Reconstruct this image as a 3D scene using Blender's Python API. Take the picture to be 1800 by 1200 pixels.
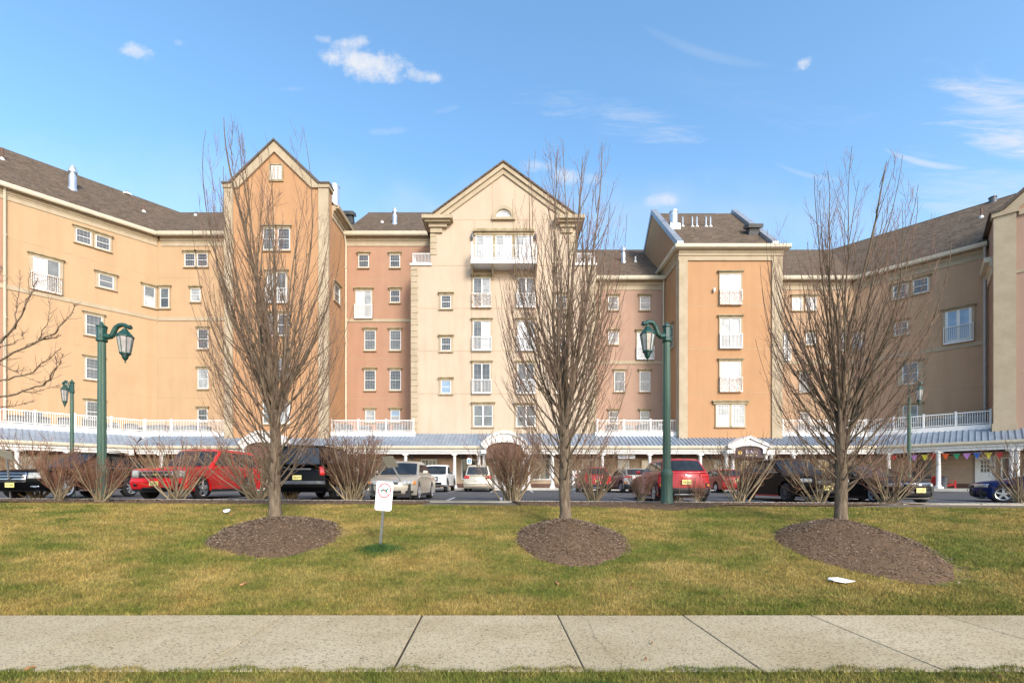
import bpy, bmesh, math, random
import numpy as np
from mathutils import Vector, Matrix

for o in list(bpy.data.objects):
    bpy.data.objects.remove(o, do_unlink=True)
R = math.radians
S = bpy.context.scene
COL = S.collection
random.seed(11)
NPR = np.random.RandomState(5)

# ------------------------------------------------------------------ camera
FPX, CX, HZ, CAMZ = 800.0, 900.0, 849.0, 1.55      # focal length, centre column, horizon row of the 1800 px photo; eye height
cam = bpy.data.cameras.new('camera')
cam.sensor_width = 36.0
cam.lens = FPX / 1800.0 * 36.0
cam.shift_y = (HZ - 600.0) / 1800.0
cam.clip_start = 0.05
cam.clip_end = 3000.0
camo = bpy.data.objects.new('camera', cam)
camo.location = (0, 0, CAMZ)
camo.rotation_euler = (R(90), 0, 0)
COL.objects.link(camo)
S.camera = camo

# ------------------------------------------------------------------ sun, sky, exposure
SUN_AZ, SUN_EL = R(152.0), R(30.0)                 # clockwise from +Y
sunv = Vector((math.sin(SUN_AZ) * math.cos(SUN_EL), math.cos(SUN_AZ) * math.cos(SUN_EL), math.sin(SUN_EL)))
sl = bpy.data.lights.new('sun', 'SUN')
sl.energy = 1.6
sl.angle = R(14.0)
sl.color = (1.0, 0.945, 0.86)
so = bpy.data.objects.new('sun', sl)
so.rotation_euler = (-sunv).to_track_quat('-Z', 'Y').to_euler()
so.location = (30, -40, 40)
COL.objects.link(so)

W = bpy.data.worlds.new('World')
S.world = W
W.use_nodes = True
wn, wl = W.node_tree.nodes, W.node_tree.links
wn.clear()
def wnode(t, **k):
    n = wn.new(t)
    for a, b in k.items():
        setattr(n, a, b)
    return n
def wmath(op, a, b=None, c=None, clamp=False):
    n = wn.new('ShaderNodeMath'); n.operation = op; n.use_clamp = clamp
    for i, x in enumerate((a, b, c)):
        if x is None: continue
        if isinstance(x, (int, float)): n.inputs[i].default_value = x
        else: wl.new(x, n.inputs[i])
    return n.outputs[0]
sky = wnode('ShaderNodeTexSky', sky_type='NISHITA')
sky.sun_disc = False
sky.sun_elevation = SUN_EL
sky.sun_rotation = SUN_AZ
sky.air_density = 1.0
sky.dust_density = 1.5
sky.ozone_density = 1.6
SKY_STRENGTH = 0.15
tc = wnode('ShaderNodeTexCoord')
sep = wnode('ShaderNodeSeparateXYZ')
wl.new(tc.outputs['Generated'], sep.inputs[0])
ysafe = wmath('MAXIMUM', sep.outputs[1], 0.05)
cu = wmath('DIVIDE', sep.outputs[0], ysafe)
cv = wmath('DIVIDE', sep.outputs[2], ysafe)
front = wmath('GREATER_THAN', sep.outputs[1], 0.06)
comb = wnode('ShaderNodeCombineXYZ')
wl.new(cu, comb.inputs[0]); wl.new(cv, comb.inputs[1])
def wnoise(scale, detail=6.0, rough=0.6, sx=1.0, sy=1.0, rot=0.0, off=(0, 0, 0), dist=0.0):
    mp = wnode('ShaderNodeMapping')
    mp.inputs['Scale'].default_value = (sx, sy, 1); mp.inputs['Rotation'].default_value = (0, 0, rot)
    mp.inputs['Location'].default_value = off
    wl.new(comb.outputs[0], mp.inputs[0])
    n = wnode('ShaderNodeTexNoise')
    n.inputs['Scale'].default_value = scale; n.inputs['Detail'].default_value = detail
    n.inputs['Roughness'].default_value = rough; n.inputs['Distortion'].default_value = dist
    wl.new(mp.outputs[0], n.inputs['Vector'])
    return n.outputs['Fac']
n_cum = wnoise(22.0, 7.0, 0.62)
n_big = wnoise(9.0, 4.0, 0.5, off=(3, 1, 0))
n_cir = wnoise(5.0, 8.0, 0.68, 0.9, 6.0, R(-17), (2, 5, 0), 0.6)
n_cir2 = wnoise(3.0, 8.0, 0.7, 1.4, 7.0, R(-28), (7, 2, 0), 0.8)
def sky_uv(px, py):
    return (px - CX) / FPX, (HZ - py) / FPX
def blob(px, py, rx, ry, rot=0.0, noise=None, amp=2.0, lo=0.15, hi=0.75, strength=1.0, bias=0.5):
    u, v = sky_uv(px, py)
    du = wmath('SUBTRACT', cu, u); dv = wmath('SUBTRACT', cv, v)
    c, s = math.cos(rot), math.sin(rot)
    a = wmath('ADD', wmath('MULTIPLY', du, c), wmath('MULTIPLY', dv, s))
    b = wmath('SUBTRACT', wmath('MULTIPLY', dv, c), wmath('MULTIPLY', du, s))
    a = wmath('DIVIDE', a, rx / FPX); b = wmath('DIVIDE', b, ry / FPX)
    d = wmath('ADD', wmath('MULTIPLY', a, a), wmath('MULTIPLY', b, b))
    m = wmath('SUBTRACT', 1.0, d)
    m = wmath('ADD', m, wmath('MULTIPLY', wmath('SUBTRACT', noise, bias), amp))
    n = wnode('ShaderNodeMapRange', interpolation_type='SMOOTHSTEP')
    wl.new(m, n.inputs[0]); n.inputs[1].default_value = lo; n.inputs[2].default_value = hi
    n.inputs[3].default_value = 0.0; n.inputs[4].default_value = strength
    return n.outputs[0]
def thread(px, py, rx, ry, rot, strength, noise):
    u, v = sky_uv(px, py)
    du = wmath('SUBTRACT', cu, u); dv = wmath('SUBTRACT', cv, v)
    c, s = math.cos(rot), math.sin(rot)
    a = wmath('DIVIDE', wmath('ADD', wmath('MULTIPLY', du, c), wmath('MULTIPLY', dv, s)), rx / FPX)
    b = wmath('DIVIDE', wmath('SUBTRACT', wmath('MULTIPLY', dv, c), wmath('MULTIPLY', du, s)), ry / FPX)
    b = wmath('ADD', b, wmath('MULTIPLY', wmath('MULTIPLY', a, a), -1.5))       # a slight curve
    d = wmath('ADD', wmath('MULTIPLY', a, a), wmath('MULTIPLY', b, b))
    m = wmath('SUBTRACT', 1.0, d, clamp=True)
    return wmath('MULTIPLY', wmath('MULTIPLY', m, wmath('ADD', noise, 0.2)), strength)
n_med = wnoise(13.0, 8.0, 0.66, off=(1, 4, 0))
masks = [
    blob(655, 116, 78, 32, R(-5), n_cum, 3.6, .0, 1.5, .95),
    blob(640, 106, 46, 17, R(-14), n_med, 2.6, .0, 1.1, .8),
    blob(740, 133, 46, 13, R(-6), n_cum, 3.4, .0, 1.7, .85),
    blob(588, 104, 46, 14, R(-24), n_cum, 3.2, .0, 1.6, .8),
    blob(618, 77, 36, 18, R(8), n_cum, 3.4, .0, 1.7, .85),
    blob(565, 69, 22, 10, 0, n_cum, 3.0, .0, 1.7, .7),
    blob(241, 91, 40, 17, R(-18), n_cum, 3.4, .0, 1.6, .85),
    blob(315, 75, 12, 8, 0, n_cum, 2.6, .0, 1.9, .5),
    blob(1410, 114, 22, 12, R(35), n_cum, 3.8, .0, 1.7, .8),
    blob(1165, 352, 42, 16, R(4), n_cum, 3.0, .0, 1.7, .75),
    blob(950, 292, 38, 15, 0, n_cum, 3.0, .0, 1.8, .6),
    blob(1010, 312, 54, 17, R(-8), n_cum, 3.0, .0, 1.7, .75),
    blob(680, 232, 46, 9, R(3), n_cum, 3.0, .0, 2.2, .35),
    blob(515, 157, 26, 6, 0, n_cum, 2.6, .0, 2.2, .3),
    blob(785, 192, 26, 8, R(15), n_cum, 2.6, .0, 2.2, .3),
    blob(1790, 190, 170, 70, R(-20), n_cir2, 5.2, .1, 3.0, .85),
    blob(1730, 170, 100, 20, R(-14), n_cir, 4.0, .1, 1.8, .8),
    blob(1775, 250, 150, 40, R(-12), n_cir, 4.5, .1, 1.9, .85),
    blob(1780, 360, 260, 90, R(-8), n_cir, 2.6, .1, 2.0, .6),
    blob(1070, 205, 190, 40, R(-14), n_cir, 5.0, .3, 2.2, .38),
    blob(1400, 190, 420, 60, R(-16), n_cir2, 3.5, .5, 2.4, .14),
    blob(250, 350, 800, 130, R(-4), n_big, 1.0, 0.0, 1.6, .22),
    blob(1150, 410, 800, 130, R(0), n_big, 1.0, 0.0, 1.8, .36),
    thread(1630, 288, 85, 7, R(-12), .6, n_cir),
    thread(1240, 95, 130, 12, R(-17), .15, n_cir),
    thread(1420, 308, 70, 6, R(-14), .25, n_cir),
]
tot = masks[0]
for m in masks[1:]:
    inv = wmath('MULTIPLY', wmath('SUBTRACT', 1.0, tot), wmath('SUBTRACT', 1.0, m))
    tot = wmath('SUBTRACT', 1.0, inv)
tot = wmath('MULTIPLY', tot, front, clamp=True)
bg_sky = wnode('ShaderNodeBackground'); bg_sky.inputs['Strength'].default_value = SKY_STRENGTH
hs = wnode('ShaderNodeHueSaturation'); hs.inputs['Saturation'].default_value = 1.14; hs.inputs['Hue'].default_value = .492; hs.inputs['Value'].default_value = 1.14
wl.new(sky.outputs[0], hs.inputs['Color'])
wl.new(hs.outputs[0], bg_sky.inputs['Color'])
bg_cl = wnode('ShaderNodeBackground'); bg_cl.inputs['Strength'].default_value = 0.44
ccol = wnode('ShaderNodeMix', data_type='RGBA')
ccol.inputs['A'].default_value = (.80, .86, .97, 1); ccol.inputs['B'].default_value = (1, .985, .99, 1)
wl.new(n_big, ccol.inputs['Factor'])
wl.new(ccol.outputs['Result'], bg_cl.inputs['Color'])
mixw = wnode('ShaderNodeMixShader')
wl.new(tot, mixw.inputs[0]); wl.new(bg_sky.outputs[0], mixw.inputs[1]); wl.new(bg_cl.outputs[0], mixw.inputs[2])
wout = wnode('ShaderNodeOutputWorld')
wl.new(mixw.outputs[0], wout.inputs[0])

S.cycles.use_denoising = True
S.view_settings.view_transform = 'Standard'
S.view_settings.look = 'None'
S.view_settings.exposure = 1.14
S.view_settings.gamma = 1.0
S.view_settings.use_curve_mapping = False

# ------------------------------------------------------------------ materials
MATS = {}
def mat(name, c1, c2=None, rough=.7, scale=8.0, detail=5.0, bump=0.0, bscale=60.0, metal=0.0, spec=.5,
        lo=.35, hi=.65, stretch=(1, 1, 1), coat=0.0, island=0.0, streak=None, alpha=None):
    if name in MATS: return MATS[name]
    m = bpy.data.materials.new(name); m.use_nodes = True
    nt = m.node_tree; b = nt.nodes['Principled BSDF']
    b.inputs['Roughness'].default_value = rough; b.inputs['Metallic'].default_value = metal
    b.inputs['Specular IOR Level'].default_value = spec
    if coat: b.inputs['Coat Weight'].default_value = coat; b.inputs['Coat Roughness'].default_value = .04
    t = nt.nodes.new('ShaderNodeTexCoord')
    mp = nt.nodes.new('ShaderNodeMapping'); mp.inputs['Scale'].default_value = stretch
    nt.links.new(t.outputs['Object'], mp.inputs[0])
    col = None
    if c2 is not None:
        n = nt.nodes.new('ShaderNodeTexNoise'); n.inputs['Scale'].default_value = scale
        n.inputs['Detail'].default_value = detail; n.inputs['Roughness'].default_value = .62
        nt.links.new(mp.outputs[0], n.inputs['Vector'])
        r = nt.nodes.new('ShaderNodeValToRGB')
        r.color_ramp.elements[0].position = lo; r.color_ramp.elements[1].position = hi
        r.color_ramp.elements[0].color = (*c1, 1); r.color_ramp.elements[1].color = (*c2, 1)
        nt.links.new(n.outputs['Fac'], r.inputs[0]); col = r.outputs[0]
    else:
        b.inputs['Base Color'].default_value = (*c1, 1)
    if streak:                                   # rain staining: a stretched noise darkening by a little
        mp2 = nt.nodes.new('ShaderNodeMapping'); mp2.inputs['Scale'].default_value = (1.3, 1.3, .12)
        nt.links.new(t.outputs['Object'], mp2.inputs[0])
        n2 = nt.nodes.new('ShaderNodeTexNoise'); n2.inputs['Scale'].default_value = 1.6; n2.inputs['Detail'].default_value = 6
        nt.links.new(mp2.outputs[0], n2.inputs['Vector'])
        mx = nt.nodes.new('ShaderNodeMix'); mx.data_type = 'RGBA'; mx.blend_type = 'MULTIPLY'
        r2 = nt.nodes.new('ShaderNodeValToRGB'); r2.color_ramp.elements[0].position = .42; r2.color_ramp.elements[1].position = .68
        r2.color_ramp.elements[0].color = (1, 1, 1, 1); r2.color_ramp.elements[1].color = (*streak, 1)
        nt.links.new(n2.outputs['Fac'], r2.inputs[0])
        mx.inputs['Factor'].default_value = 1.0
        nt.links.new(col, mx.inputs['A']); nt.links.new(r2.outputs[0], mx.inputs['B']); col = mx.outputs['Result']
    if island:
        g = nt.nodes.new('ShaderNodeNewGeometry'); h = nt.nodes.new('ShaderNodeHueSaturation')
        mr = nt.nodes.new('ShaderNodeMapRange'); mr.inputs[3].default_value = 1 - island; mr.inputs[4].default_value = 1 + island
        nt.links.new(g.outputs['Random Per Island'], mr.inputs[0]); nt.links.new(mr.outputs[0], h.inputs['Value'])
        if col is None: h.inputs['Color'].default_value = (*c1, 1)
        else: nt.links.new(col, h.inputs['Color'])
        col = h.outputs[0]
    if col is not None: nt.links.new(col, b.inputs['Base Color'])
    if bump:
        nb = nt.nodes.new('ShaderNodeTexNoise'); nb.inputs['Scale'].default_value = bscale; nb.inputs['Detail'].default_value = 4
        nt.links.new(mp.outputs[0], nb.inputs['Vector'])
        bp = nt.nodes.new('ShaderNodeBump'); bp.inputs['Strength'].default_value = bump; bp.inputs['Distance'].default_value = .02
        nt.links.new(nb.outputs['Fac'], bp.inputs['Height']); nt.links.new(bp.outputs[0], b.inputs['Normal'])
    MATS[name] = m
    return m
def stucco(name, c):
    return mat(name, tuple(x * .945 for x in c), tuple(min(1, x * 1.045) for x in c), .92, .55, 9, .35, 28, spec=.15, lo=.3, hi=.7, streak=(.945, .93, .91))
M_CREAM = stucco('stucco_cream', (.465, .375, .28))
M_ORANGE = stucco('stucco_orange', (.405, .235, .125))
M_TAN = stucco('stucco_tan', (.43, .295, .175))
M_PEACH = stucco('stucco_peach', (.43, .29, .185))
M_PINK = stucco('stucco_pink', (.36, .215, .145))
M_PINKR = stucco('stucco_dusty_pink', (.375, .25, .185))
M_TRIM = mat('trim_limestone', (.345, .28, .19), (.41, .34, .24), .85, 1.2, 8, .15, 30, spec=.2)
M_TRIMD = mat('trim_weathered', (.22, .175, .10), (.38, .31, .20), .9, 2.6, 9, .15, 30, spec=.2)
M_GUTTER = mat('gutter_cream', (.47, .42, .31), (.54, .485, .37), .5, 1.5)
M_JOINT = mat('joint_dark', (.30, .21, .12), (.40, .29, .18), .9, 2.0)
M_WHITE = mat('white_paint', (.62, .61, .58), (.70, .69, .665), .5, 3.0)
M_VINYL = mat('white_vinyl', (.64, .63, .605), (.70, .69, .67), .35, 4.0)
M_RUST = mat('rusty_white_rail', (.42, .20, .08), (.78, .76, .70), .6, 9.0, 6, lo=.42, hi=.55)
M_GRID = mat('muntin_grey', (.27, .275, .27), None, .5)
M_PANE = {
    'dark': mat('glass_dark', (.035, .040, .042), (.095, .10, .10), .04, .9, spec=.6),
    'mid': mat('glass_blinds', (.075, .082, .082), (.15, .16, .155), .06, 1.1, spec=.6),
    'light': mat('glass_curtain', (.22, .235, .235), (.42, .435, .43), .08, 1.1, spec=.6),
    'white': mat('glass_white_blind', (.46, .48, .49), (.62, .635, .64), .1, .8, spec=.6),
    'blue': mat('glass_sky', (.15, .24, .36), (.26, .36, .48), .05, .8, spec=.8),
}
def shingles():
    m = mat('roof_shingles', (.075, .054, .038), (.15, .115, .085), .95, 7.0, 9, .6, 30, spec=.1, lo=.3, hi=.72)
    nt = m.node_tree; b = nt.nodes['Principled BSDF']
    src = b.inputs['Base Color'].links[0].from_socket
    t = nt.nodes.new('ShaderNodeTexCoord'); mp = nt.nodes.new('ShaderNodeMapping'); mp.inputs['Scale'].default_value = (3.2, 3.2, 9)
    nt.links.new(t.outputs['Object'], mp.inputs[0])
    v = nt.nodes.new('ShaderNodeTexVoronoi'); v.inputs['Scale'].default_value = 1.0; v.distance = 'CHEBYCHEV'
    nt.links.new(mp.outputs[0], v.inputs['Vector'])
    h = nt.nodes.new('ShaderNodeHueSaturation'); sx = nt.nodes.new('ShaderNodeSeparateColor')
    nt.links.new(v.outputs['Color'], sx.inputs[0])
    mr = nt.nodes.new('ShaderNodeMapRange'); mr.inputs[3].default_value = .72; mr.inputs[4].default_value = 1.3
    nt.links.new(sx.outputs[0], mr.inputs[0]); nt.links.new(mr.outputs[0], h.inputs['Value'])
    nt.links.new(src, h.inputs['Color']); nt.links.new(h.outputs[0], b.inputs['Base Color'])
    return m
M_ROOF = shingles()
M_RIDGE = mat('ridge_cap', (.07, .055, .045), (.11, .09, .07), .9, 5.0)
M_PARAPET = mat('parapet_metal', (.22, .24, .27), (.30, .32, .35), .45, 3.0, metal=.3)
M_SEAM = mat('canopy_metal', (.20, .25, .31), (.28, .33, .39), .42, 1.6, 6, metal=.25)
M_STEEL = mat('galvanised', (.50, .52, .54), (.66, .68, .70), .35, 6.0, metal=.7)
M_PIPE = mat('vent_pipe_brown', (.10, .05, .03), (.16, .08, .05), .7, 8.0)
M_DKMETAL = mat('dark_metal', (.05, .055, .065), (.09, .095, .105), .45, 6.0)
M_SHOP = mat('shop_siding', (.33, .245, .165), (.40, .30, .21), .8, 1.0, 6)
M_SHOPD = mat('shop_brown', (.085, .042, .028), (.12, .06, .04), .75, 3.0)
M_SHOPP = mat('shop_door_tan', (.46, .30, .21), (.52, .35, .25), .7, 2.0)
M_GREY = mat('grey_paint', (.32, .33, .33), (.40, .41, .41), .55, 3.0)
M_AC = mat('condenser_dark', (.10, .105, .11), (.19, .195, .20), .6, 9.0)
M_ACL = mat('condenser_light', (.30, .31, .31), (.42, .43, .42), .6, 5.0)
M_SOIL = mat('soil', (.10, .075, .05), (.16, .12, .08), .95, 3.0, 8, .4, 20)
M_BARK = mat('bark', (.070, .051, .035), (.22, .17, .12), .95, 16.0, 8, .9, 34, spec=.1, stretch=(1, 1, .22), lo=.3, hi=.7)
M_TWIG = mat('twig', (.14, .086, .066), (.23, .148, .115), .9, 3.0, 4, spec=.1)
M_STEM = mat('shrub_stem', (.20, .155, .095), (.32, .255, .165), .9, 6.0, 5, spec=.1)
M_STWIG = mat('shrub_twig', (.14, .078, .050), (.24, .14, .092), .9, 3.0, 4, spec=.1)
M_STWIGR = mat('shrub_twig_red', (.155, .074, .046), (.25, .13, .085), .9, 3.0, 4, spec=.1)
M_GREEN = mat('lamp_green', (.008, .045, .033), (.014, .062, .046), .4, 3.0, spec=.5)
M_GREENP = mat('lamp_post_green', (.040, .085, .060), (.062, .115, .080), .5, 3.0, 6, spec=.4, stretch=(1, 1, .3))
M_LGLASS = mat('lantern_glass', (.30, .28, .27), (.42, .40, .38), .12, 5.0, spec=.6)
M_LINE = mat('line_white', (.55, .55, .53), (.72, .72, .70), .8, 14.0, 8)
M_BLACKP = mat('plastic_black', (.014, .014, .015), None, .5)
M_TYRE = mat('tyre', (.012, .012, .012), (.022, .022, .022), .85, 20.0)
M_CHROME = mat('chrome', (.62, .63, .65), None, .18, metal=.9)
M_CGLASS = mat('car_glass', (.010, .012, .013), (.03, .033, .035), .03, 1.5, spec=.5)
M_HEAD = mat('headlamp', (.26, .26, .24), (.50, .50, .46), .12, 9.0, spec=.7)
M_TAIL = mat('tail_lamp', (.42, .012, .015), (.60, .03, .02), .15, 8.0, spec=.7)
M_AMBER = mat('amber', (.70, .22, .03), None, .3)
M_PLATE = mat('plate_yellow', (.70, .58, .16), (.78, .70, .32), .5, 6.0)
M_PTEXT = mat('plate_text', (.05, .05, .07), None, .6)
M_PAPER = mat('paper', (.78, .80, .84), (.86, .87, .90), .8, 5.0)
M_LEAF = mat('dry_leaf', (.26, .12, .045), (.40, .21, .09), .85, 9.0)
def paint(name, c, coat=.35, rough=.32, metal=.0, spec=.3):
    return mat('paint_' + name, c, tuple(x * 1.05 for x in c), rough, .8, metal=metal, coat=coat, spec=spec)
def flat(name, c, rough=.6):
    return mat(name, c, None, rough)

# ------------------------------------------------------------------ mesh helper
class MB:
    def __init__(s): s.v, s.f, s.m = [], [], []
    def add(s, vs, fs, mi=0):
        o = len(s.v); s.v += [tuple(p) for p in vs]; s.f += [tuple(i + o for i in f) for f in fs]; s.m += [mi] * len(fs)
    def hexa(s, p, mi=0):       # 8 points: bottom ring 0-3, top ring 4-7
        s.add(p, [(3, 2, 1, 0), (4, 5, 6, 7), (0, 1, 5, 4), (1, 2, 6, 5), (2, 3, 7, 6), (3, 0, 4, 7)], mi)
    def box(s, x0, x1, y0, y1, z0, z1, mi=0):
        s.hexa([(x0, y0, z0), (x1, y0, z0), (x1, y1, z0), (x0, y1, z0), (x0, y0, z1), (x1, y0, z1), (x1, y1, z1), (x0, y1, z1)], mi)
    def prism(s, poly, vec, mi=0):
        n = len(poly); v = Vector(vec); a = [Vector(p) for p in poly]; b = [p + v for p in a]
        s.add(a + b, [tuple(range(n - 1, -1, -1)), tuple(range(n, 2 * n))] + [(i, (i + 1) % n, n + (i + 1) % n, n + i) for i in range(n)], mi)
    def tube(s, pts, rad, k=6, mi=0, cap=False):
        if len(pts) < 2: return
        o = len(s.v); n = len(pts)
        for i, p in enumerate(pts):
            p = Vector(p)
            d = (Vector(pts[min(i + 1, n - 1)]) - Vector(pts[max(i - 1, 0)]))
            if d.length < 1e-9: d = Vector((0, 0, 1))
            d.normalize()
            a = Vector((1, 0, 0)) if abs(d.x) < .8 else Vector((0, 1, 0))
            e1 = d.cross(a).normalized(); e2 = d.cross(e1)
            r = rad[i] if hasattr(rad, '__len__') else rad
            for j in range(k):
                t = 2 * math.pi * j / k
                q = p + e1 * (r * math.cos(t)) + e2 * (r * math.sin(t))
                s.v.append((q.x, q.y, q.z))
        for i in range(n - 1):
            for j in range(k):
                s.f.append((o + i * k + j, o + i * k + (j + 1) % k, o + (i + 1) * k + (j + 1) % k, o + (i + 1) * k + j)); s.m.append(mi)
        if cap:
            s.f.append(tuple(o + j for j in range(k - 1, -1, -1))); s.m.append(mi)
            s.f.append(tuple(o + (n - 1) * k + j for j in range(k))); s.m.append(mi)
    def lathe(s, prof, c=(0, 0, 0), k=16, mi=0, axis='z', wob=None, cap=True):
        o = len(s.v); n = len(prof)
        for (r, z) in prof:
            for j in range(k):
                t = 2 * math.pi * j / k
                rr = r * (wob(t, z) if wob else 1)
                x, y = rr * math.cos(t), rr * math.sin(t)
                if axis == 'z': s.v.append((c[0] + x, c[1] + y, c[2] + z))
                elif axis == 'x': s.v.append((c[0] + z, c[1] + x, c[2] + y))
                else: s.v.append((c[0] + x, c[1] + z, c[2] + y))
        for i in range(n - 1):
            for j in range(k):
                s.f.append((o + i * k + j, o + i * k + (j + 1) % k, o + (i + 1) * k + (j + 1) % k, o + (i + 1) * k + j)); s.m.append(mi)
        if not cap: return
        s.f.append(tuple(o + j for j in range(k - 1, -1, -1))); s.m.append(mi)
        s.f.append(tuple(o + (n - 1) * k + j for j in range(k))); s.m.append(mi)
    def build(s, name, mats, parent=None, smooth=False, bevel=None, sharp=35, solid=None, recalc=False):
        me = bpy.data.meshes.new(name)
        me.from_pydata(s.v, [], s.f)
        if not isinstance(mats, (list, tuple)): mats = [mats]
        for m in mats: me.materials.append(m)
        if len(mats) > 1: me.polygons.foreach_set('material_index', s.m)
        if recalc:
            bm = bmesh.new(); bm.from_mesh(me); bmesh.ops.recalc_face_normals(bm, faces=bm.faces); bm.to_mesh(me); bm.free()
        if smooth:
            me.polygons.foreach_set('use_smooth', [True] * len(me.polygons))
            me.set_sharp_from_angle(angle=R(sharp))
        me.update()
        o = bpy.data.objects.new(name, me); COL.objects.link(o)
        if bevel:
            b = o.modifiers.new('bevel', 'BEVEL'); b.width = bevel[0]; b.segments = bevel[1]; b.limit_method = 'ANGLE'; b.angle_limit = R(32)
        if solid:
            b = o.modifiers.new('solid', 'SOLIDIFY'); b.thickness = solid; b.offset = 0
        if parent is not None: attach(o, parent)
        return o
def attach(o, parent):
    o.parent = parent
    if parent.get('_world'):                       # a root whose parts were built in world coordinates
        o.matrix_parent_inverse = Matrix.Translation(parent.location).inverted()
def tag(o, label=None, cat=None, group=None, kind=None):
    if label: o['label'] = label
    if cat: o['category'] = cat
    if group: o['group'] = group
    if kind: o['kind'] = kind
    return o
def thing(name, label, cat, loc=(0, 0, 0), rz=0.0, group=None, world=False):
    o = bpy.data.objects.new(name, None); o.empty_display_size = .2
    COL.objects.link(o); o.location = loc; o.rotation_euler = (0, 0, rz)
    if world: o['_world'] = 1
    return tag(o, label, cat, group)
def copy_tree(o, parent=None):
    c = o.copy(); COL.objects.link(c)
    if parent is not None: c.parent = parent
    for ch in list(o.children): copy_tree(ch, c)
    return c
def text_mesh(txt, size, shear=0.0, depth=.002):
    cu_ = bpy.data.curves.new('lettering', 'FONT'); cu_.body = txt; cu_.size = size; cu_.align_x = 'CENTER'; cu_.align_y = 'CENTER'
    cu_.extrude = depth; cu_.shear = shear; cu_.resolution_u = 2
    t = bpy.data.objects.new('lettering', cu_); COL.objects.link(t)
    dg = bpy.context.evaluated_depsgraph_get()
    me = bpy.data.meshes.new_from_object(t.evaluated_get(dg))
    bpy.data.objects.remove(t, do_unlink=True)
    return [tuple(v.co) for v in me.vertices], [tuple(p.vertices) for p in me.polygons]
def add_text(mb, txt, size, place, mi=0, shear=0.0, width=None):
    vs, fs = text_mesh(txt, size, shear)
    if width:
        w = max(v[0] for v in vs) - min(v[0] for v in vs); k = width / w
    else: k = 1
    mb.add([place(v[0] * k, v[1], v[2]) for v in vs], fs, mi)

# ------------------------------------------------------------------ ground shape
def px_x(px, Y): return (px - CX) * Y / FPX
def px_z(py, Y): return CAMZ + (HZ - py) * Y / FPX
def curb_z(X): return 1.035 - .005 * (max(-45, min(45, X)) + 9)
def lawn_top(X): return curb_z(X) - .07
SW0, SW1, LT_Y, CURB_Y, WALK_Y = 3.75, 5.34, 12.0, 14.7, 34.3
def lot_z(X, Y):
    t = (Y - CURB_Y) / (34.0 - CURB_Y)
    t = max(0.0, min(1.0, t))
    return (curb_z(X) - .10) * (1 - t) + 1.03 * t
def ground(X, Y):
    if Y <= SW1: return 0.0
    if Y <= LT_Y:
        t = (Y - SW1) / (LT_Y - SW1)
        w = .018 * math.sin(X * .9 + Y * .7) * math.sin(Y * 1.3 + X * .31) * min(1, 6 * t * (1 - t))
        return lawn_top(X) * (t * 1.0 + .06 * math.sin(math.pi * t)) + w
    if Y <= 14.55:
        t = (Y - LT_Y) / (14.55 - LT_Y)
        return lawn_top(X) * (1 - t) + (curb_z(X) - .03) * t
    return lot_z(X, Y)
def hit(px, py, off=0.0):
    """the point of the ground seen at this pixel of the photograph"""
    lo, hi = 2.0, 40.0
    for _ in range(60):
        Y = (lo + hi) / 2
        if px_z(py, Y) > ground(px_x(px, Y), Y) + off: lo = Y
        else: hi = Y
    return Vector((px_x(px, Y), Y, ground(px_x(px, Y), Y) + off))
def sheet(name, xs, ys, m, dz=0.0, zf=ground, label=None):
    mb = MB(); nx = len(xs)
    mb.v = [(x, y, zf(x, y) + dz) for y in ys for x in xs]
    mb.f = [(j * nx + i, j * nx + i + 1, (j + 1) * nx + i + 1, (j + 1) * nx + i) for j in range(len(ys) - 1) for i in range(nx - 1)]
    mb.m = [0] * len(mb.f)
    return tag(mb.build(name, m, smooth=True, sharp=60), kind='structure')
def lin(a, b, n): return [a + (b - a) * i / n for i in range(n + 1)]

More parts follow.
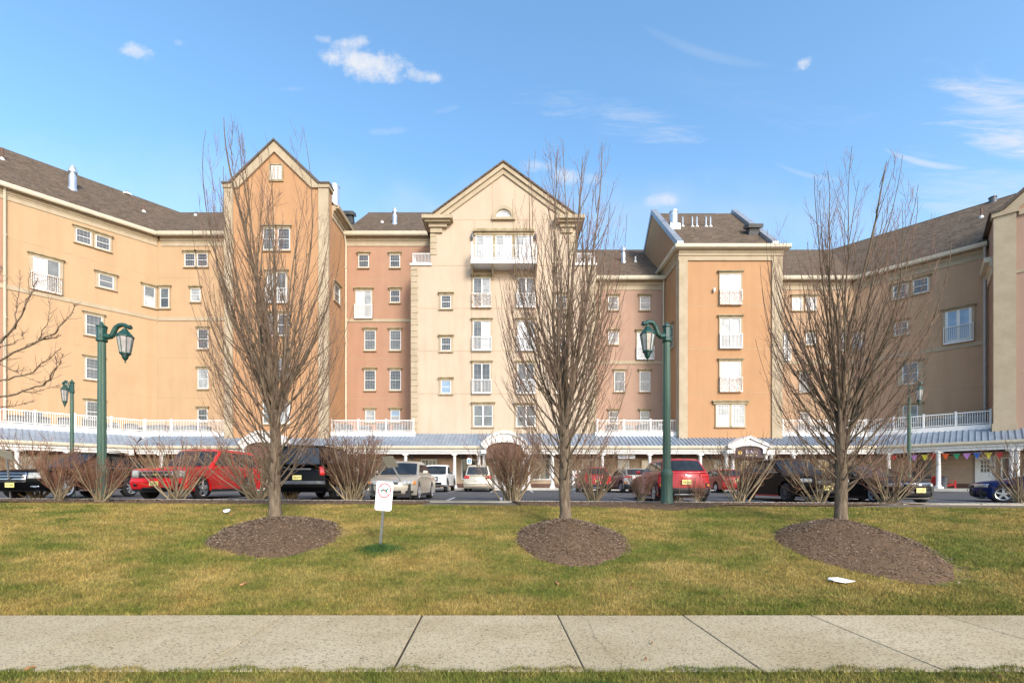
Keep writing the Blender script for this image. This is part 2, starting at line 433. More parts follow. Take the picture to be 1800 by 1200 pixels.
def lawn_material(name, blade, shift=0.0):
    m = bpy.data.materials.new(name); m.use_nodes = True
    nt = m.node_tree; b = nt.nodes['Principled BSDF']; L = nt.links
    b.inputs['Roughness'].default_value = .9; b.inputs['Specular IOR Level'].default_value = .15
    t = nt.nodes.new('ShaderNodeTexCoord')
    def noise(s, d, r=.6, off=(0, 0, 0), st=(1, 1, 1)):
        mp = nt.nodes.new('ShaderNodeMapping'); mp.inputs['Location'].default_value = off; mp.inputs['Scale'].default_value = st
        L.new(t.outputs['Object'], mp.inputs[0])
        n = nt.nodes.new('ShaderNodeTexNoise'); n.inputs['Scale'].default_value = s; n.inputs['Detail'].default_value = d; n.inputs['Roughness'].default_value = r
        L.new(mp.outputs[0], n.inputs['Vector']); return n.outputs['Fac']
    def ramp(x, a, bb, ca, cb):
        r = nt.nodes.new('ShaderNodeValToRGB'); r.color_ramp.elements[0].position = a; r.color_ramp.elements[1].position = bb
        r.color_ramp.elements[0].color = (*ca, 1); r.color_ramp.elements[1].color = (*cb, 1); L.new(x, r.inputs[0]); return r.outputs[0]
    def mixc(f, a, bb):
        x = nt.nodes.new('ShaderNodeMix'); x.data_type = 'RGBA'
        L.new(f, x.inputs['Factor']); L.new(a, x.inputs['A']); L.new(bb, x.inputs['B']); return x.outputs['Result']
    straw = ramp(noise(2.2, 8, .7), .3, .72, (.205, .145, .036), (.36, .265, .090))
    green = ramp(noise(3.0, 7, .7, (5, 2, 0)), .3, .7, (.075, .095, .014), (.15, .16, .034))
    deep = ramp(noise(5.0, 6, .7, (1, 8, 0)), .3, .7, (.020, .055, .008), (.05, .095, .016))
    f1 = ramp(noise(.62, 10, .74, (3, 9, 0), (1, 1.5, 1)), .42 - shift, .60 - shift, (0, 0, 0), (1, 1, 1))
    f2 = ramp(noise(1.0, 8, .68, (11, 4, 0), (.75, 1.8, 1)), .615, .70, (0, 0, 0), (1, 1, 1))
    col = mixc(f2, mixc(f1, straw, green), deep)
    cl = ramp(noise(16, 7, .75, (2, 2, 7)), .28, .72, (.62, .62, .60), (1.36, 1.34, 1.30)); x = nt.nodes.new('ShaderNodeMix'); x.data_type = 'RGBA'; x.blend_type = 'MULTIPLY'; x.inputs['Factor'].default_value = 1
    L.new(col, x.inputs['A']); L.new(cl, x.inputs['B']); col = x.outputs['Result']
    if blade:
        g = nt.nodes.new('ShaderNodeNewGeometry'); h = nt.nodes.new('ShaderNodeHueSaturation')
        mr = nt.nodes.new('ShaderNodeMapRange'); mr.inputs[3].default_value = .42; mr.inputs[4].default_value = 1.85
        L.new(g.outputs['Random Per Island'], mr.inputs[0]); L.new(mr.outputs[0], h.inputs['Value'])
        L.new(col, h.inputs['Color']); col = h.outputs[0]
    else:
        bp = nt.nodes.new('ShaderNodeBump'); bp.inputs['Strength'].default_value = .6; bp.inputs['Distance'].default_value = .03
        L.new(noise(70, 5), bp.inputs['Height']); L.new(bp.outputs[0], b.inputs['Normal'])
    L.new(col, b.inputs['Base Color'])
    return m
M_LAWN = lawn_material('lawn_turf', False)
M_BLADE = lawn_material('grass_blade', True); M_BLADE2 = lawn_material('verge_blade', True, .05); M_VERGE = lawn_material('verge_turf', False, .05)
M_TUFT = mat('tuft_green', (.018, .06, .010), (.06, .12, .02), .85, 6.0, island=.35)
M_CHIPP = mat('pale_chip', (.36, .31, .25), (.50, .45, .38), .9, 9.0)
def concrete():
    m = mat('sidewalk_concrete', (.45, .36, .215), (.56, .46, .305), .9, .9, 8, .25, 120, spec=.2)
    nt = m.node_tree; b = nt.nodes['Principled BSDF']; src = b.inputs['Base Color'].links[0].from_socket
    t = nt.nodes.new('ShaderNodeTexCoord')
    mp = nt.nodes.new('ShaderNodeMapping'); mp.inputs['Scale'].default_value = (.75, 1.2, 1); nt.links.new(t.outputs['Object'], mp.inputs[0])
    n = nt.nodes.new('ShaderNodeTexNoise'); n.inputs['Scale'].default_value = 62; n.inputs['Detail'].default_value = 3; n.inputs['Roughness'].default_value = .55
    nt.links.new(mp.outputs[0], n.inputs['Vector'])
    r = nt.nodes.new('ShaderNodeValToRGB'); r.color_ramp.elements[0].position = .36; r.color_ramp.elements[1].position = .45
    r.color_ramp.elements[0].color = (.30, .28, .26, 1); r.color_ramp.elements[1].color = (1, 1, 1, 1)
    nt.links.new(n.outputs['Fac'], r.inputs[0])
    n3 = nt.nodes.new('ShaderNodeTexNoise'); n3.inputs['Scale'].default_value = 170; n3.inputs['Detail'].default_value = 2
    nt.links.new(t.outputs['Object'], n3.inputs['Vector'])
    r3 = nt.nodes.new('ShaderNodeValToRGB'); r3.color_ramp.elements[0].position = .3; r3.color_ramp.elements[1].position = .7
    r3.color_ramp.elements[0].color = (.78, .77, .75, 1); r3.color_ramp.elements[1].color = (1.12, 1.1, 1.08, 1)
    nt.links.new(n3.outputs['Fac'], r3.inputs[0])
    for s_ in (r, r3):
        x = nt.nodes.new('ShaderNodeMix'); x.data_type = 'RGBA'; x.blend_type = 'MULTIPLY'; x.inputs['Factor'].default_value = 1
        nt.links.new(src, x.inputs['A']); nt.links.new(s_.outputs[0], x.inputs['B']); src = x.outputs['Result']
    g = nt.nodes.new('ShaderNodeNewGeometry'); h = nt.nodes.new('ShaderNodeHueSaturation'); mr = nt.nodes.new('ShaderNodeMapRange'); mr.inputs[3].default_value = .93; mr.inputs[4].default_value = 1.05
    nt.links.new(g.outputs['Random Per Island'], mr.inputs[0]); nt.links.new(mr.outputs[0], h.inputs['Value']); nt.links.new(src, h.inputs['Color'])
    nt.links.new(h.outputs[0], b.inputs['Base Color'])
    return m
M_CONC = concrete()
M_CURB = mat('curb_concrete', (.40, .37, .31), (.52, .48, .41), .9, 3.0, 6, .2, 60)
M_ASPH = mat('asphalt', (.060, .061, .064), (.105, .105, .108), .9, 1.2, 9, .3, 90, spec=.25)
M_MULCH = mat('mulch', (.085, .052, .030), (.20, .13, .080), .97, 26.0, 8, 1.0, 45, spec=.05)
M_CHIP = mat('mulch_chip', (.12, .078, .048), (.23, .16, .108), .95, 9.0, island=.6)

# ground sheet to the horizon
xs = [-900, -300, -120, -60] + lin(-45, 45, 90) + [60, 120, 300, 900]
ys = [-300, -60, -10, 0, 2, 5.30] + lin(5.36, 12, 22) + lin(12.3, 14.55, 8) + [14.6, 20, 27, 34, 60, 150, 1500]
sheet('ground', xs, ys, M_SOIL, -.03)
sheet('lawn', lin(-24, 24, 96), [5.36] + lin(5.5, 12.6, 44), M_LAWN, 0.0)
sheet('front_verge', lin(-24, 24, 48), lin(-3, SW0 - .01, 8), M_VERGE, 0.0)
# planting strip boundary, read off the photo along its lower edge
BD = [(-150, 880), (0, 881), (150, 884), (300, 885), (480, 887), (640, 887), (745, 885), (770, 881), (895, 881), (915, 888), (960, 890), (1080, 892),
      (1180, 897), (1240, 893), (1275, 887), (1400, 888), (1500, 888), (1620, 887), (1660, 886), (1800, 887), (1950, 888)]
BPT = [hit(a, b) for a, b in BD]
BX = [p.x for p in BPT]; BY = [p.y for p in BPT]
def strip_edge(X): return float(np.interp(X, BX, BY))
mb = MB(); xs = lin(-26, 26, 208); ny = 9
for j in range(ny):
    for x in xs:
        y0 = strip_edge(x) + .05 * math.sin(x * 7) + .04 * math.sin(x * 17 + 1)
        y = y0 + (14.52 - y0) * j / (ny - 1)
        mb.v.append((x, y, ground(x, y) + .022 + (0.012 * math.sin(x * 9 + j) if 0 < j < ny - 1 else 0) - (.02 if j == 0 else 0)))
nx = len(xs)
mb.f = [(j * nx + i, j * nx + i + 1, (j + 1) * nx + i + 1, (j + 1) * nx + i) for j in range(ny - 1) for i in range(nx - 1)]; mb.m = [0] * len(mb.f)
def chips(mb, pts, mi=1, s0=.015, s1=.05):
    for (x, y, z) in pts:
        a = random.uniform(0, 6.28); l = random.uniform(s0, s1); w = l * random.uniform(.2, .5); t = random.uniform(-.5, .5)
        dx, dy = math.cos(a), math.sin(a)
        mb.add([(x - dx * l - dy * w, y - dy * l + dx * w, z - t * l), (x + dx * l - dy * w, y + dy * l + dx * w, z + t * l),
                (x + dx * l + dy * w, y + dy * l - dx * w, z + t * l + .006), (x - dx * l + dy * w, y - dy * l - dx * w, z - t * l + .006)], [(0, 1, 2, 3)], mi)
cp = []
for _ in range(5200):
    x = random.uniform(-17, 18); y0 = strip_edge(x); y = random.uniform(y0 - .06, 14.5); cp.append((x, y, ground(x, y) + .04))
chips(mb, cp, 1, .010, .03)
tag(mb.build('planting_strip', [M_MULCH, M_CHIP]), kind='structure')
# curb, parking lot, stall lines
mb = MB()
for a, b in zip(lin(-45, 45, 30)[:-1], lin(-45, 45, 30)[1:]):
    za, zb = curb_z(a), curb_z(b); g = .006
    mb.hexa([(a + g, 14.55, za - .3), (b - g, 14.55, zb - .3), (b - g, 14.7, zb - .3), (a + g, 14.7, za - .3),
             (a + g, 14.55, za), (b - g, 14.55, zb), (b - g, 14.68, zb), (a + g, 14.68, za)])
tag(mb.build('curb', M_CURB, bevel=(.015, 2)), kind='structure')
sheet('parking_lot', lin(-48, 48, 32), lin(14.69, 38, 16), M_ASPH, 0.0, lot_z)
mb = MB()
def stripe(a, b, w=.1):
    a, b = Vector(a), Vector(b); d = (b - a).normalized(); n = Vector((-d.y, d.x)) * w / 2
    N = 6; pts = []
    for i in range(N + 1):
        p = a + (b - a) * i / N
        for q in (p - n, p + n): pts.append((q.x, q.y, lot_z(q.x, q.y) + .005))
    mb.add(pts, [(2 * i, 2 * i + 1, 2 * i + 3, 2 * i + 2) for i in range(N)])
for x in (-19.3, -16.6, -13.9, -11.0, -8.3, -5.8, -2.35, -.35, 2.2, 4.5, 7.3, 9.6, 12.1, 14.8, 17.6): stripe((x, 14.9), (x - .12, 19.6))
for x in lin(-20, 20, 15): stripe((x, 28.6), (x, 33.8))
stripe((8.5, 19.0), (11.0, 17.5)); stripe((9.0, 20.4), (12.0, 18.6))
tag(mb.build('parking_line', M_LINE), kind='structure')
# sidewalk: slabs with open joints; the joints run a little off square, as in the photo
mb = MB(); JX = [-9.6, -7.6, -6.0]
j_far = [-60, 250, 500, 742, 980, 1200, 1425, 1655, 1880]
def jx(px): return (px - CX) * SW1 / FPX
edges = [jx(-60 - 245 * i) for i in range(9, 0, -1)] + [jx(p) for p in j_far] + [jx(1880 + 240 * i) for i in range(1, 10)]
skew = -.044 * (SW0 - SW1)
for a, b, nth in zip(edges[:-1], edges[1:], range(99)):
    g0 = .0065; g1 = .0065
    if abs(a - jx(742)) < .01: g0 = .011
    if abs(b - jx(742)) < .01: g1 = .011
    z = .006 + random.uniform(-.003, .003)
    mb.hexa([(a + g0 + skew, SW0, -.1), (b - g1 + skew, SW0, -.1), (b - g1, SW1, -.1), (a + g0, SW1, -.1),
             (a + g0 + skew, SW0, z), (b - g1 + skew, SW0, z), (b - g1, SW1, z), (a + g0, SW1, z)])
tag(mb.build('sidewalk', M_CONC, bevel=(.008, 2)), kind='structure')
mb = MB(); mb.box(-22, 21, SW0 + .02, SW1 - .02, -.05, -.006)
tag(mb.build('sidewalk_bed', mat('joint_soil', (.035, .025, .016), (.06, .045, .03), .95, 20.0)), kind='structure')
# a hairline crack across one slab
mb = MB(); cr = [(1015, 1083), (1036, 1095), (1042, 1112), (1055, 1132), (1066, 1146), (1078, 1156), (1092, 1168), (1103, 1181)]
pc = [Vector(((x - CX) * CAMZ * FPX / (y - HZ) / FPX, CAMZ * FPX / (y - HZ), .0095)) for x, y in cr]
for a, b in zip(pc[:-1], pc[1:]):
    mid = (a + b) / 2 + Vector((random.uniform(-.02, .02), 0, 0))
    for p, q in ((a, mid), (mid, b)):
        mb.add([p + Vector((-.0016, 0, .004)), p + Vector((.0016, 0, .004)), q + Vector((.0016, 0, .004)), q + Vector((-.0016, 0, .004))], [(0, 1, 2, 3)])
tag(mb.build('sidewalk_crack', M_SOIL), kind='structure')

# mulch beds around the three trees
def bed(poly_px, apex_px, hgt, seed):
    rnd = random.Random(seed)
    pts = [hit(*p) for p in poly_px]; c = hit(*apex_px)
    n = 72; ring = []
    angs = [math.atan2(p.y - c.y, p.x - c.x) for p in pts]; rr = [math.hypot(p.x - c.x, p.y - c.y) for p in pts]
    od = sorted(zip(angs, rr)); A = [a for a, _ in od]; RR = [r for _, r in od]
    A = [A[-1] - 2 * math.pi] + A + [A[0] + 2 * math.pi]; RR = [RR[-1]] + RR + [RR[0]]
    rad = [float(np.interp(-math.pi + 2 * math.pi * i / n, A, RR)) for i in range(n)]
    for _ in range(2): rad = [(rad[i - 1] + 2 * rad[i] + rad[(i + 1) % n]) / 4 for i in range(n)]
    m = MB(); nr = 16
    def zz(x, y, f):
        return ground(x, y) + hgt * (1 - f * f) ** .8 * (.55 + .45 * math.cos(f * math.pi / 2)) + .02 * (1 - f)
    for k in range(nr + 1):
        f = k / nr
        for i in range(n):
            a = -math.pi + 2 * math.pi * i / n; r = rad[i] * f * (1 + (.02 * math.sin(i * 2.3) + .015 * math.sin(i * 5.1) if k == nr else 0))
            x, y = c.x + r * math.cos(a), c.y + r * math.sin(a)
            m.v.append((x, y, zz(x, y, min(f, 1)) + (rnd.uniform(-.012, .012) if 0 < k < nr else 0) - (.012 if k == nr else 0)))
    for k in range(nr):
        for i in range(n):
            m.f.append((k * n + i, k * n + (i + 1) % n, (k + 1) * n + (i + 1) % n, (k + 1) * n + i)); m.m.append(0)
    cp = []
    for _ in range(8000):
        i = rnd.randrange(n); f = math.sqrt(rnd.random()) * (1.02 if rnd.random() < .93 else 1.12); a = -math.pi + 2 * math.pi * (i + rnd.random()) / n
        x, y = c.x + rad[i] * f * math.cos(a), c.y + rad[i] * f * math.sin(a); cp.append((x, y, zz(x, y, min(f, 1)) + .012))
    chips(m, cp, 1, .006, .022)
    cp = cp[:60]; m2 = [(x, y, z + .01) for x, y, z in cp]
    chips(m, m2, 2, .006, .016)
    tag(m.build('mulch_bed', [M_MULCH, M_CHIP, M_CHIPP], smooth=True, sharp=70), kind='structure')
    def inside(x, y):
        a = math.atan2(y - c.y, x - c.x); d = math.hypot(x - c.x, y - c.y)
        i = int((a + math.pi) / (2 * math.pi) * n) % n
        return d < rad[i]
    top = zz(c.x, c.y, 0)
    return inside, Vector((c.x, c.y, top))
BEDS = [
    bed([(360, 958), (385, 938), (420, 922), (465, 912), (520, 909), (565, 914), (592, 927), (597, 941), (580, 955), (545, 968), (500, 980), (477, 987), (440, 978), (395, 968)], (482, 932), .20, 1),
    bed([(911, 944), (920, 930), (950, 920), (990, 916), (1035, 921), (1075, 934), (1102, 955), (1098, 972), (1065, 988), (1025, 998), (985, 996), (945, 984), (920, 965)], (993, 936), .22, 2),
    bed([(1362, 942), (1378, 930), (1410, 922), (1470, 919), (1520, 928), (1570, 942), (1630, 968), (1675, 1000), (1690, 1020), (1665, 1032), (1600, 1028), (1530, 1012), (1470, 998), (1415, 980), (1375, 960)], (1477, 938), .24, 3),
]

# grass blades
def blades(name, n, region, hgt, wid, bm_=None):
    P = region(n); n = len(P)
    a = NPR.uniform(0, 2 * np.pi, n); l = NPR.uniform(.35, 1.0, n) * hgt; lean = NPR.uniform(.1, .9, n) * hgt; la = NPR.uniform(0, 2 * np.pi, n)
    w = wid * (.6 + .12 * P[:, 1]) * NPR.uniform(.6, 1.2, n)
    V = np.zeros((n, 3, 3), np.float32)
    V[:, 0, 0] = P[:, 0] - np.cos(a) * w; V[:, 0, 1] = P[:, 1] - np.sin(a) * w; V[:, 0, 2] = P[:, 2] - .004
    V[:, 1, 0] = P[:, 0] + np.cos(a) * w; V[:, 1, 1] = P[:, 1] + np.sin(a) * w; V[:, 1, 2] = P[:, 2] - .004
    V[:, 2, 0] = P[:, 0] + np.cos(la) * lean; V[:, 2, 1] = P[:, 1] + np.sin(la) * lean; V[:, 2, 2] = P[:, 2] + l
    me = bpy.data.meshes.new(name)
    me.vertices.add(3 * n); me.vertices.foreach_set('co', V.reshape(-1))
    me.loops.add(3 * n); me.loops.foreach_set('vertex_index', np.arange(3 * n, dtype=np.int32))
    me.polygons.add(n); me.polygons.foreach_set('loop_start', np.arange(0, 3 * n, 3, dtype=np.int32))
    me.materials.append(bm_ or M_BLADE); me.update(calc_edges=True)
    o = bpy.data.objects.new(name, me); COL.objects.link(o)
    return tag(o, kind='stuff')
def region_lawn(n):
    y = SW1 + .0 + (12.6 - SW1) * NPR.random_sample(n) ** 1.35
    hw = (y * 1.16 + .6)
    x = (NPR.random_sample(n) * 2 - 1) * hw
    keep = []
    for i in range(n):
        X, Y = x[i], y[i]
        if Y > strip_edge(X) + .05 * math.sin(X * 7): continue
        if any(b[0](X, Y) for b in BEDS): continue
        keep.append((X, Y, ground(X, Y)))
    return np.array(keep, np.float64)
def region_verge(n):
    y = SW0 + .03 - 1.3 * NPR.random_sample(n) ** 1.5
    x = (NPR.random_sample(n) * 2 - 1) * 5.2
    y += .035 * np.sin(x * 5) + .03 * np.sin(x * 13.7 + 1)
    return np.stack([x, y, np.zeros(n)], 1)
blades('grass', 360000, region_lawn, .052, .0027)
blades('verge_grass', 60000, region_verge, .048, .0030, M_BLADE2)

# ------------------------------------------------------------------ the building
class Frame:
    """a wall plane: u runs to the right along it, n points out of it towards the lawn"""
    def __init__(s, O, u):
        s.O = Vector((O[0], O[1], 0)); s.u = Vector((u[0], u[1], 0)).normalized(); s.n = Vector((s.u.y, -s.u.x, 0))
    def P(s, u, z, n=0.0):
        p = s.O + s.u * u + s.n * n; return Vector((p.x, p.y, z))
    def U(s, px):
        k = (px - CX) / FPX; return (k * s.O.y - s.O.x) / (s.u.x - k * s.u.y)
    def Z(s, px, py):
        Y = s.O.y + s.U(px) * s.u.y; return CAMZ + (HZ - py) * Y / FPX
    def shift(s, n):
        p = s.O + s.n * n; return Frame((p.x, p.y), (s.u.x, s.u.y))
    def box(s, mb, u0, u1, z0, z1, n0, n1, mi=0):
        P = s.P
        mb.hexa([P(u0, z0, n1), P(u1, z0, n1), P(u1, z0, n0), P(u0, z0, n0), P(u0, z1, n1), P(u1, z1, n1), P(u1, z1, n0), P(u0, z1, n0)], mi)
    def poly(s, mb, pts, n0, n1, mi=0):
        mb.prism([s.P(u, z, n1) for u, z in pts], s.n * (n0 - n1), mi)
YT, YC, YR = 36.3, 37.3, 40.0
F_T, F_C, F_R = Frame((0, YT), (1, 0)), Frame((0, YC), (1, 0)), Frame((0, YR), (1, 0))
XL, XR_ = -31.15, 30.0
F_LW = Frame((XL, YR), (.674, .739))              # the left wing: u negative towards the viewer
F_RW = Frame((XR_, YR), (.700, -.714))            # the right wing: u positive towards the viewer
x_lt0, x_lt1 = F_T.U(397), F_T.U(577)
x_rt0, x_rt1 = F_T.U(1195), F_T.U(1372)
F_LTS = Frame((x_lt1, YT), (0, 1))                # left tower's right flank
F_RTS = Frame((x_rt0, YR), (0, -1))               # right tower's left flank (u from the back to the front)
bldg = thing('apartment_building', 'long five storey stucco apartment building in cream, orange and pink with shops below', 'building', (0, 37.5, 1.0), world=True)
ZB = 4.7
def part(mb, name, m, parent=None, **k): return mb.build(name, m, parent or bldg, **k)
def joint_lines(fr, lines, u0, u1, vert=()):
    for z in lines:
        m = MB(); fr.box(m, u0, u1, z - .02, z + .02, -.02, .004)
        part(m, 'control_joint', M_JOINT)
    for (u, z0, z1) in vert: m = MB(); fr.box(m, u - .018, u + .018, z0, z1, -.02, .0045); part(m, 'control_joint', M_JOINT)
def zpx(fr, px, ys): return [fr.Z(px, y) for y in ys]

# --- walls
z_eL = F_R.Z(300, 414); z_eR = F_R.Z(1420, 491)
m = MB(); m.box(XL - .05, x_lt0 + 1, YR, YR + .4, ZB, z_eL); w_ = part(m, 'wall', M_TAN); tag(w_, 'tan yellow recessed wall')
m = MB(); m.box(x_lt1 - 1, F_C.U(723) + 1.5, YR, YR + .4, ZB, z_eL); w_ = part(m, 'wall', M_PINK); tag(w_, 'salmon pink recessed wall')
m = MB(); m.box(F_C.U(1047) - 1.5, x_rt0 + .5, YR, YR + .4, ZB, z_eR); w_ = part(m, 'wall', M_PINKR); tag(w_, 'dusty pink recessed wall')
m = MB(); m.box(x_rt1 - .5, XR_ + .05, YR, YR + .4, ZB, z_eR); w_ = part(m, 'wall', M_PEACH); tag(w_, 'peach recessed wall')
u8 = F_LW.U(8.5)
m = MB(); F_LW.box(m, u8, .12, ZB, z_eL, -.4, 0); w_ = part(m, 'wall', M_TAN); tag(w_, 'tan yellow wing wall')
m = MB(); F_LW.box(m, u8 - 12, u8 - .01, ZB, z_eL, -.4, 0); w_ = part(m, 'wall', M_PINK); tag(w_, 'pink wing end wall')
u_rwe = F_RW.U(1738)
m = MB(); F_RW.box(m, -.12, u_rwe + 6, ZB, z_eR, -.4, 0); w_ = part(m, 'wall', M_PEACH); tag(w_, 'peach wing wall')

def band(fr, u0, u1, z0, z1, n=.06, name='trim_band', mtl=None):
    m = MB(); fr.box(m, u0, u1, z0, z1, -.03, n); part(m, name, mtl or M_TRIM)
def eave(fr, u0, u1, z, deep=.55):
    m = MB()
    fr.box(m, u0, u1, z - .95, z - .62, -.03, .05); fr.box(m, u0, u1, z - .62, z - .50, -.03, .09)
    fr.box(m, u0, u1, z - .50, z - .28, -.03, .16); fr.box(m, u0, u1, z - .28, z - .22, -.03, .28)
    part(m, 'frieze', M_TRIM)
    m = MB(); prof = [(.30, z - .22), (deep - .06, z - .22), (deep, z - .10), (deep + .03, z + .10), (-.05, z + .10), (-.05, z - .2)]
    a = [fr.P(u0, zz, n) for n, zz in prof]; m.prism(a, fr.u * (u1 - u0)); part(m, 'gutter', M_GUTTER)
eave(F_R, XL + .35, x_lt0, z_eL); eave(F_R, x_lt1 + .02, F_C.U(757) + .3, z_eL)
eave(F_LW, u8 - 12, -.02, z_eL)
eave(F_R, F_C.U(1047) + .1, x_rt0 - .02, z_eR); eave(F_R, x_rt1 + .02, XR_ - .35, z_eR)
eave(F_RW, .02, u_rwe - .1, z_eR)

# --- sloping roofs: slab from an eave line back to its ridge
PITCH = .833
def slope(fr, u0, u1, z, depth, pitch=PITCH, over=.5, u0b=None, u1b=None):
    m = MB(); u0b = u0 if u0b is None else u0b; u1b = u1 if u1b is None else u1b
    zf = z + .10 - 0 * over; zr = z + .1 + pitch * depth
    top = [fr.P(u0, zf - pitch * over + .30, over), fr.P(u1, zf - pitch * over + .30, over), fr.P(u1b, zr + .3, -depth), fr.P(u0b, zr + .3, -depth)]
    bot = [p - Vector((0, 0, .14)) for p in top]
    m.hexa(bot + top)
    back = [fr.P(u0b, zr + .3, -depth), fr.P(u1b, zr + .3, -depth), fr.P(u1b, z, -2 * depth), fr.P(u0b, z, -2 * depth)]
    m.hexa([p - Vector((0, 0, .14)) for p in back] + back)
    r = part(m, 'roof', M_ROOF)
    m = MB(); m.tube([fr.P(u0b, zr + .28, -depth), fr.P(u1b, zr + .28, -depth)], .09, 6); m.build('ridge_cap', M_RIDGE, r)
    return zr + .3
zrL = slope(F_R, XL - 1.0, x_lt0 + .2, z_eL - .1, 7.0, u0b=XL - 4.2)
slope(F_R, x_lt1 - .2, F_C.U(757) + 1.2, z_eL - .1, 7.0)
slope(F_LW, u8 - 14, .6, z_eL - .1, 7.0, u1b=3.4)
zrR = slope(F_R, F_C.U(1047) - 2.4, x_rt0 + .6, z_eR - .1, 7.0)
slope(F_R, x_rt1 - .6, XR_ + 1.0, z_eR - .1, 7.0, u1b=XR_ + 4.2)
slope(F_RW, -.6, u_rwe + 9, z_eR - .1, 7.0, u0b=-3.4)

# --- left tower
zs = F_T.Z(400, 326); zap = F_T.Z(483, 250); cxu = F_T.U(483.5)
ua, ub = F_T.U(406), F_T.U(562)
m = MB(); F_T.poly(m, [(x_lt0, ZB), (x_lt1, ZB), (x_lt1, zs), (ub, zs), (cxu, zap), (ua, zs), (x_lt0, zs)], -.7, 0)
tag(part(m, 'wall', M_ORANGE), 'orange gabled tower front')
zeT = F_T.Z(577, 352)
m = MB(); m.box(x_lt1 - .4, x_lt1 - .002, YT + .7, YR + 10, ZB, zeT); m.box(x_lt0 + .002, x_lt0 + .4, YT + .7, YR + 10, ZB, zeT)
tag(part(m, 'wall', M_ORANGE), 'orange tower flank wall')
m = MB()
for a, b in ((397, 409), (562, 577)): F_T.box(m, F_T.U(a) - .06, F_T.U(b) + .06, ZB + .01, zs - .001, -.05, .14)
part(m, 'corner_pier', M_TRIM)
m = MB(); th = .62
F_T.poly(m, [(ua - .1, zs - .25), (ua + .62, zs - .25), (cxu, zap - .84), (cxu, zap - .02), (ua - .1, zs - .02)], -.02, .16)
F_T.poly(m, [(ub + .1, zs - .25), (ub + .1, zs - .02), (cxu + .001, zap - .02), (cxu + .001, zap - .84), (ub - .62, zs - .25)], -.02, .16)
part(m, 'gable_trim', M_TRIM)
m = MB()
F_T.poly(m, [(ua, zs), (cxu, zap), (cxu, zap + .16), (ua - .12, zs + .14)], -.75, .26)
F_T.poly(m, [(ub, zs), (ub + .12, zs + .14), (cxu + .001, zap + .16), (cxu + .001, zap)], -.75, .26)
F_T.box(m, x_lt0 - .2, ua - .12, zs + .002, zs + .13, -.8, .30); F_T.box(m, ub + .12, x_lt1 + .2, zs + .002, zs + .13, -.8, .30)
part(m, 'gable_coping', M_RIDGE)
m = MB(); F_T.box(m, x_lt0 - .16, F_T.U(409), zs - .28, zs, -.72, .22); F_T.box(m, F_T.U(562), x_lt1 + .16, zs - .28, zs, -.72, .22)
part(m, 'pier_cap', M_TRIM)
m = MB(); zr = zeT + .93 * (cxu - x_lt0) ; ov = .45                # the tower's roof runs back behind the gable
for sgn in (-1, 1):
    e = x_lt0 - ov if sgn < 0 else x_lt1 + ov
    top = [Vector((e, YT + .72, zeT)), Vector((cxu, YT + .72, zr)), Vector((cxu, YR + 10, zr)), Vector((e, YR + 10, zeT))]
    m.hexa([p - Vector((0, 0, .14)) for p in top] + top)
part(m, 'roof', M_ROOF)
for x, sg in ((x_lt1, 1), (x_lt0, -1)):
    m = MB(); prof = [(0, -1.0), (.06, -1.0), (.06, -.62), (.12, -.62), (.12, -.4), (.3, -.34), (.3, -.2), (.55, -.2), (.60, .06), (0, .06)]
    m.prism([(x + sg * a, YT + .74, zeT + b) for a, b in prof], (0, 5.5, 0)); part(m, 'frieze', M_TRIM)
zl_ = zpx(F_T, 530, [455, 533, 610, 688])
joint_lines(F_T, zl_, F_T.U(409) + .07, F_T.U(562) - .07)

# --- centre block
u723, u1047, u757, u1013 = F_C.U(723), F_C.U(1047), F_C.U(757), F_C.U(1013)
zset = F_C.Z(740, 467); zsh = F_C.Z(885, 384); zcap = F_C.Z(885, 290); uc = F_C.U(885)
m = MB(); F_C.poly(m, [(u723, ZB), (u1047, ZB), (u1047, zset), (u1013, zset), (u1013, zsh), (uc, zcap), (u757, zsh), (u757, zset), (u723, zset)], -9, 0)
tag(part(m, 'wall', M_CREAM), 'cream central gabled block')
m = MB(); ov = .35; gs = (zcap - zsh) / (uc - u757)
for sgn in (-1, 1):
    e = u757 - .55 if sgn < 0 else u1013 + .55
    ze = zsh - gs * .55
    a = [F_C.P(e, ze + .03, ov), F_C.P(uc, zcap + .03, ov), F_C.P(uc, zcap + .03, -9.5), F_C.P(e, ze + .03, -9.5)]
    m.hexa(a + [p + Vector((0, 0, .16)) for p in a])
part(m, 'roof', M_ROOF)
m = MB(); t1 = .80; t2 = .36
for sgn in (-1, 1):
    e = u757 - .2 if sgn < 0 else u1013 + .2; ze = zsh - gs * .2
    cc = uc if sgn < 0 else uc + .001
    F_C.poly(m, [(e, ze), (cc, zcap), (cc, zcap - t2), (e, ze - t2)], -.02, .26)
    F_C.poly(m, [(e - sgn * .9, ze - t2 + gs * .9), (cc, zcap - t2 - .002), (cc, zcap - t1), (e - sgn * .9, ze - t1 + gs * .9)], -.02, .12)
part(m, 'gable_trim', M_TRIM)
for a, b in ((744, 797), (973, 1026)):
    m = MB(); u0, u1 = F_C.U(a), F_C.U(b); z1 = F_C.Z(885, 386); z0 = F_C.Z(885, 392)
    F_C.box(m, u0, u1, z0, z1, -1.2, .75); F_C.box(m, u0 + .2, u1 - .2, z0 - .16, z0, -1.1, .55)
    c0, c1 = (u0 + .5, u1 - .5); F_C.box(m, c0, c1, z0 - .46, z0 - .16, -1, .3); F_C.box(m, c0 + .1, c1 - .4, z0 - .85, z0 - .46, -.8, .16)
    part(m, 'cornice_return', M_TRIM)
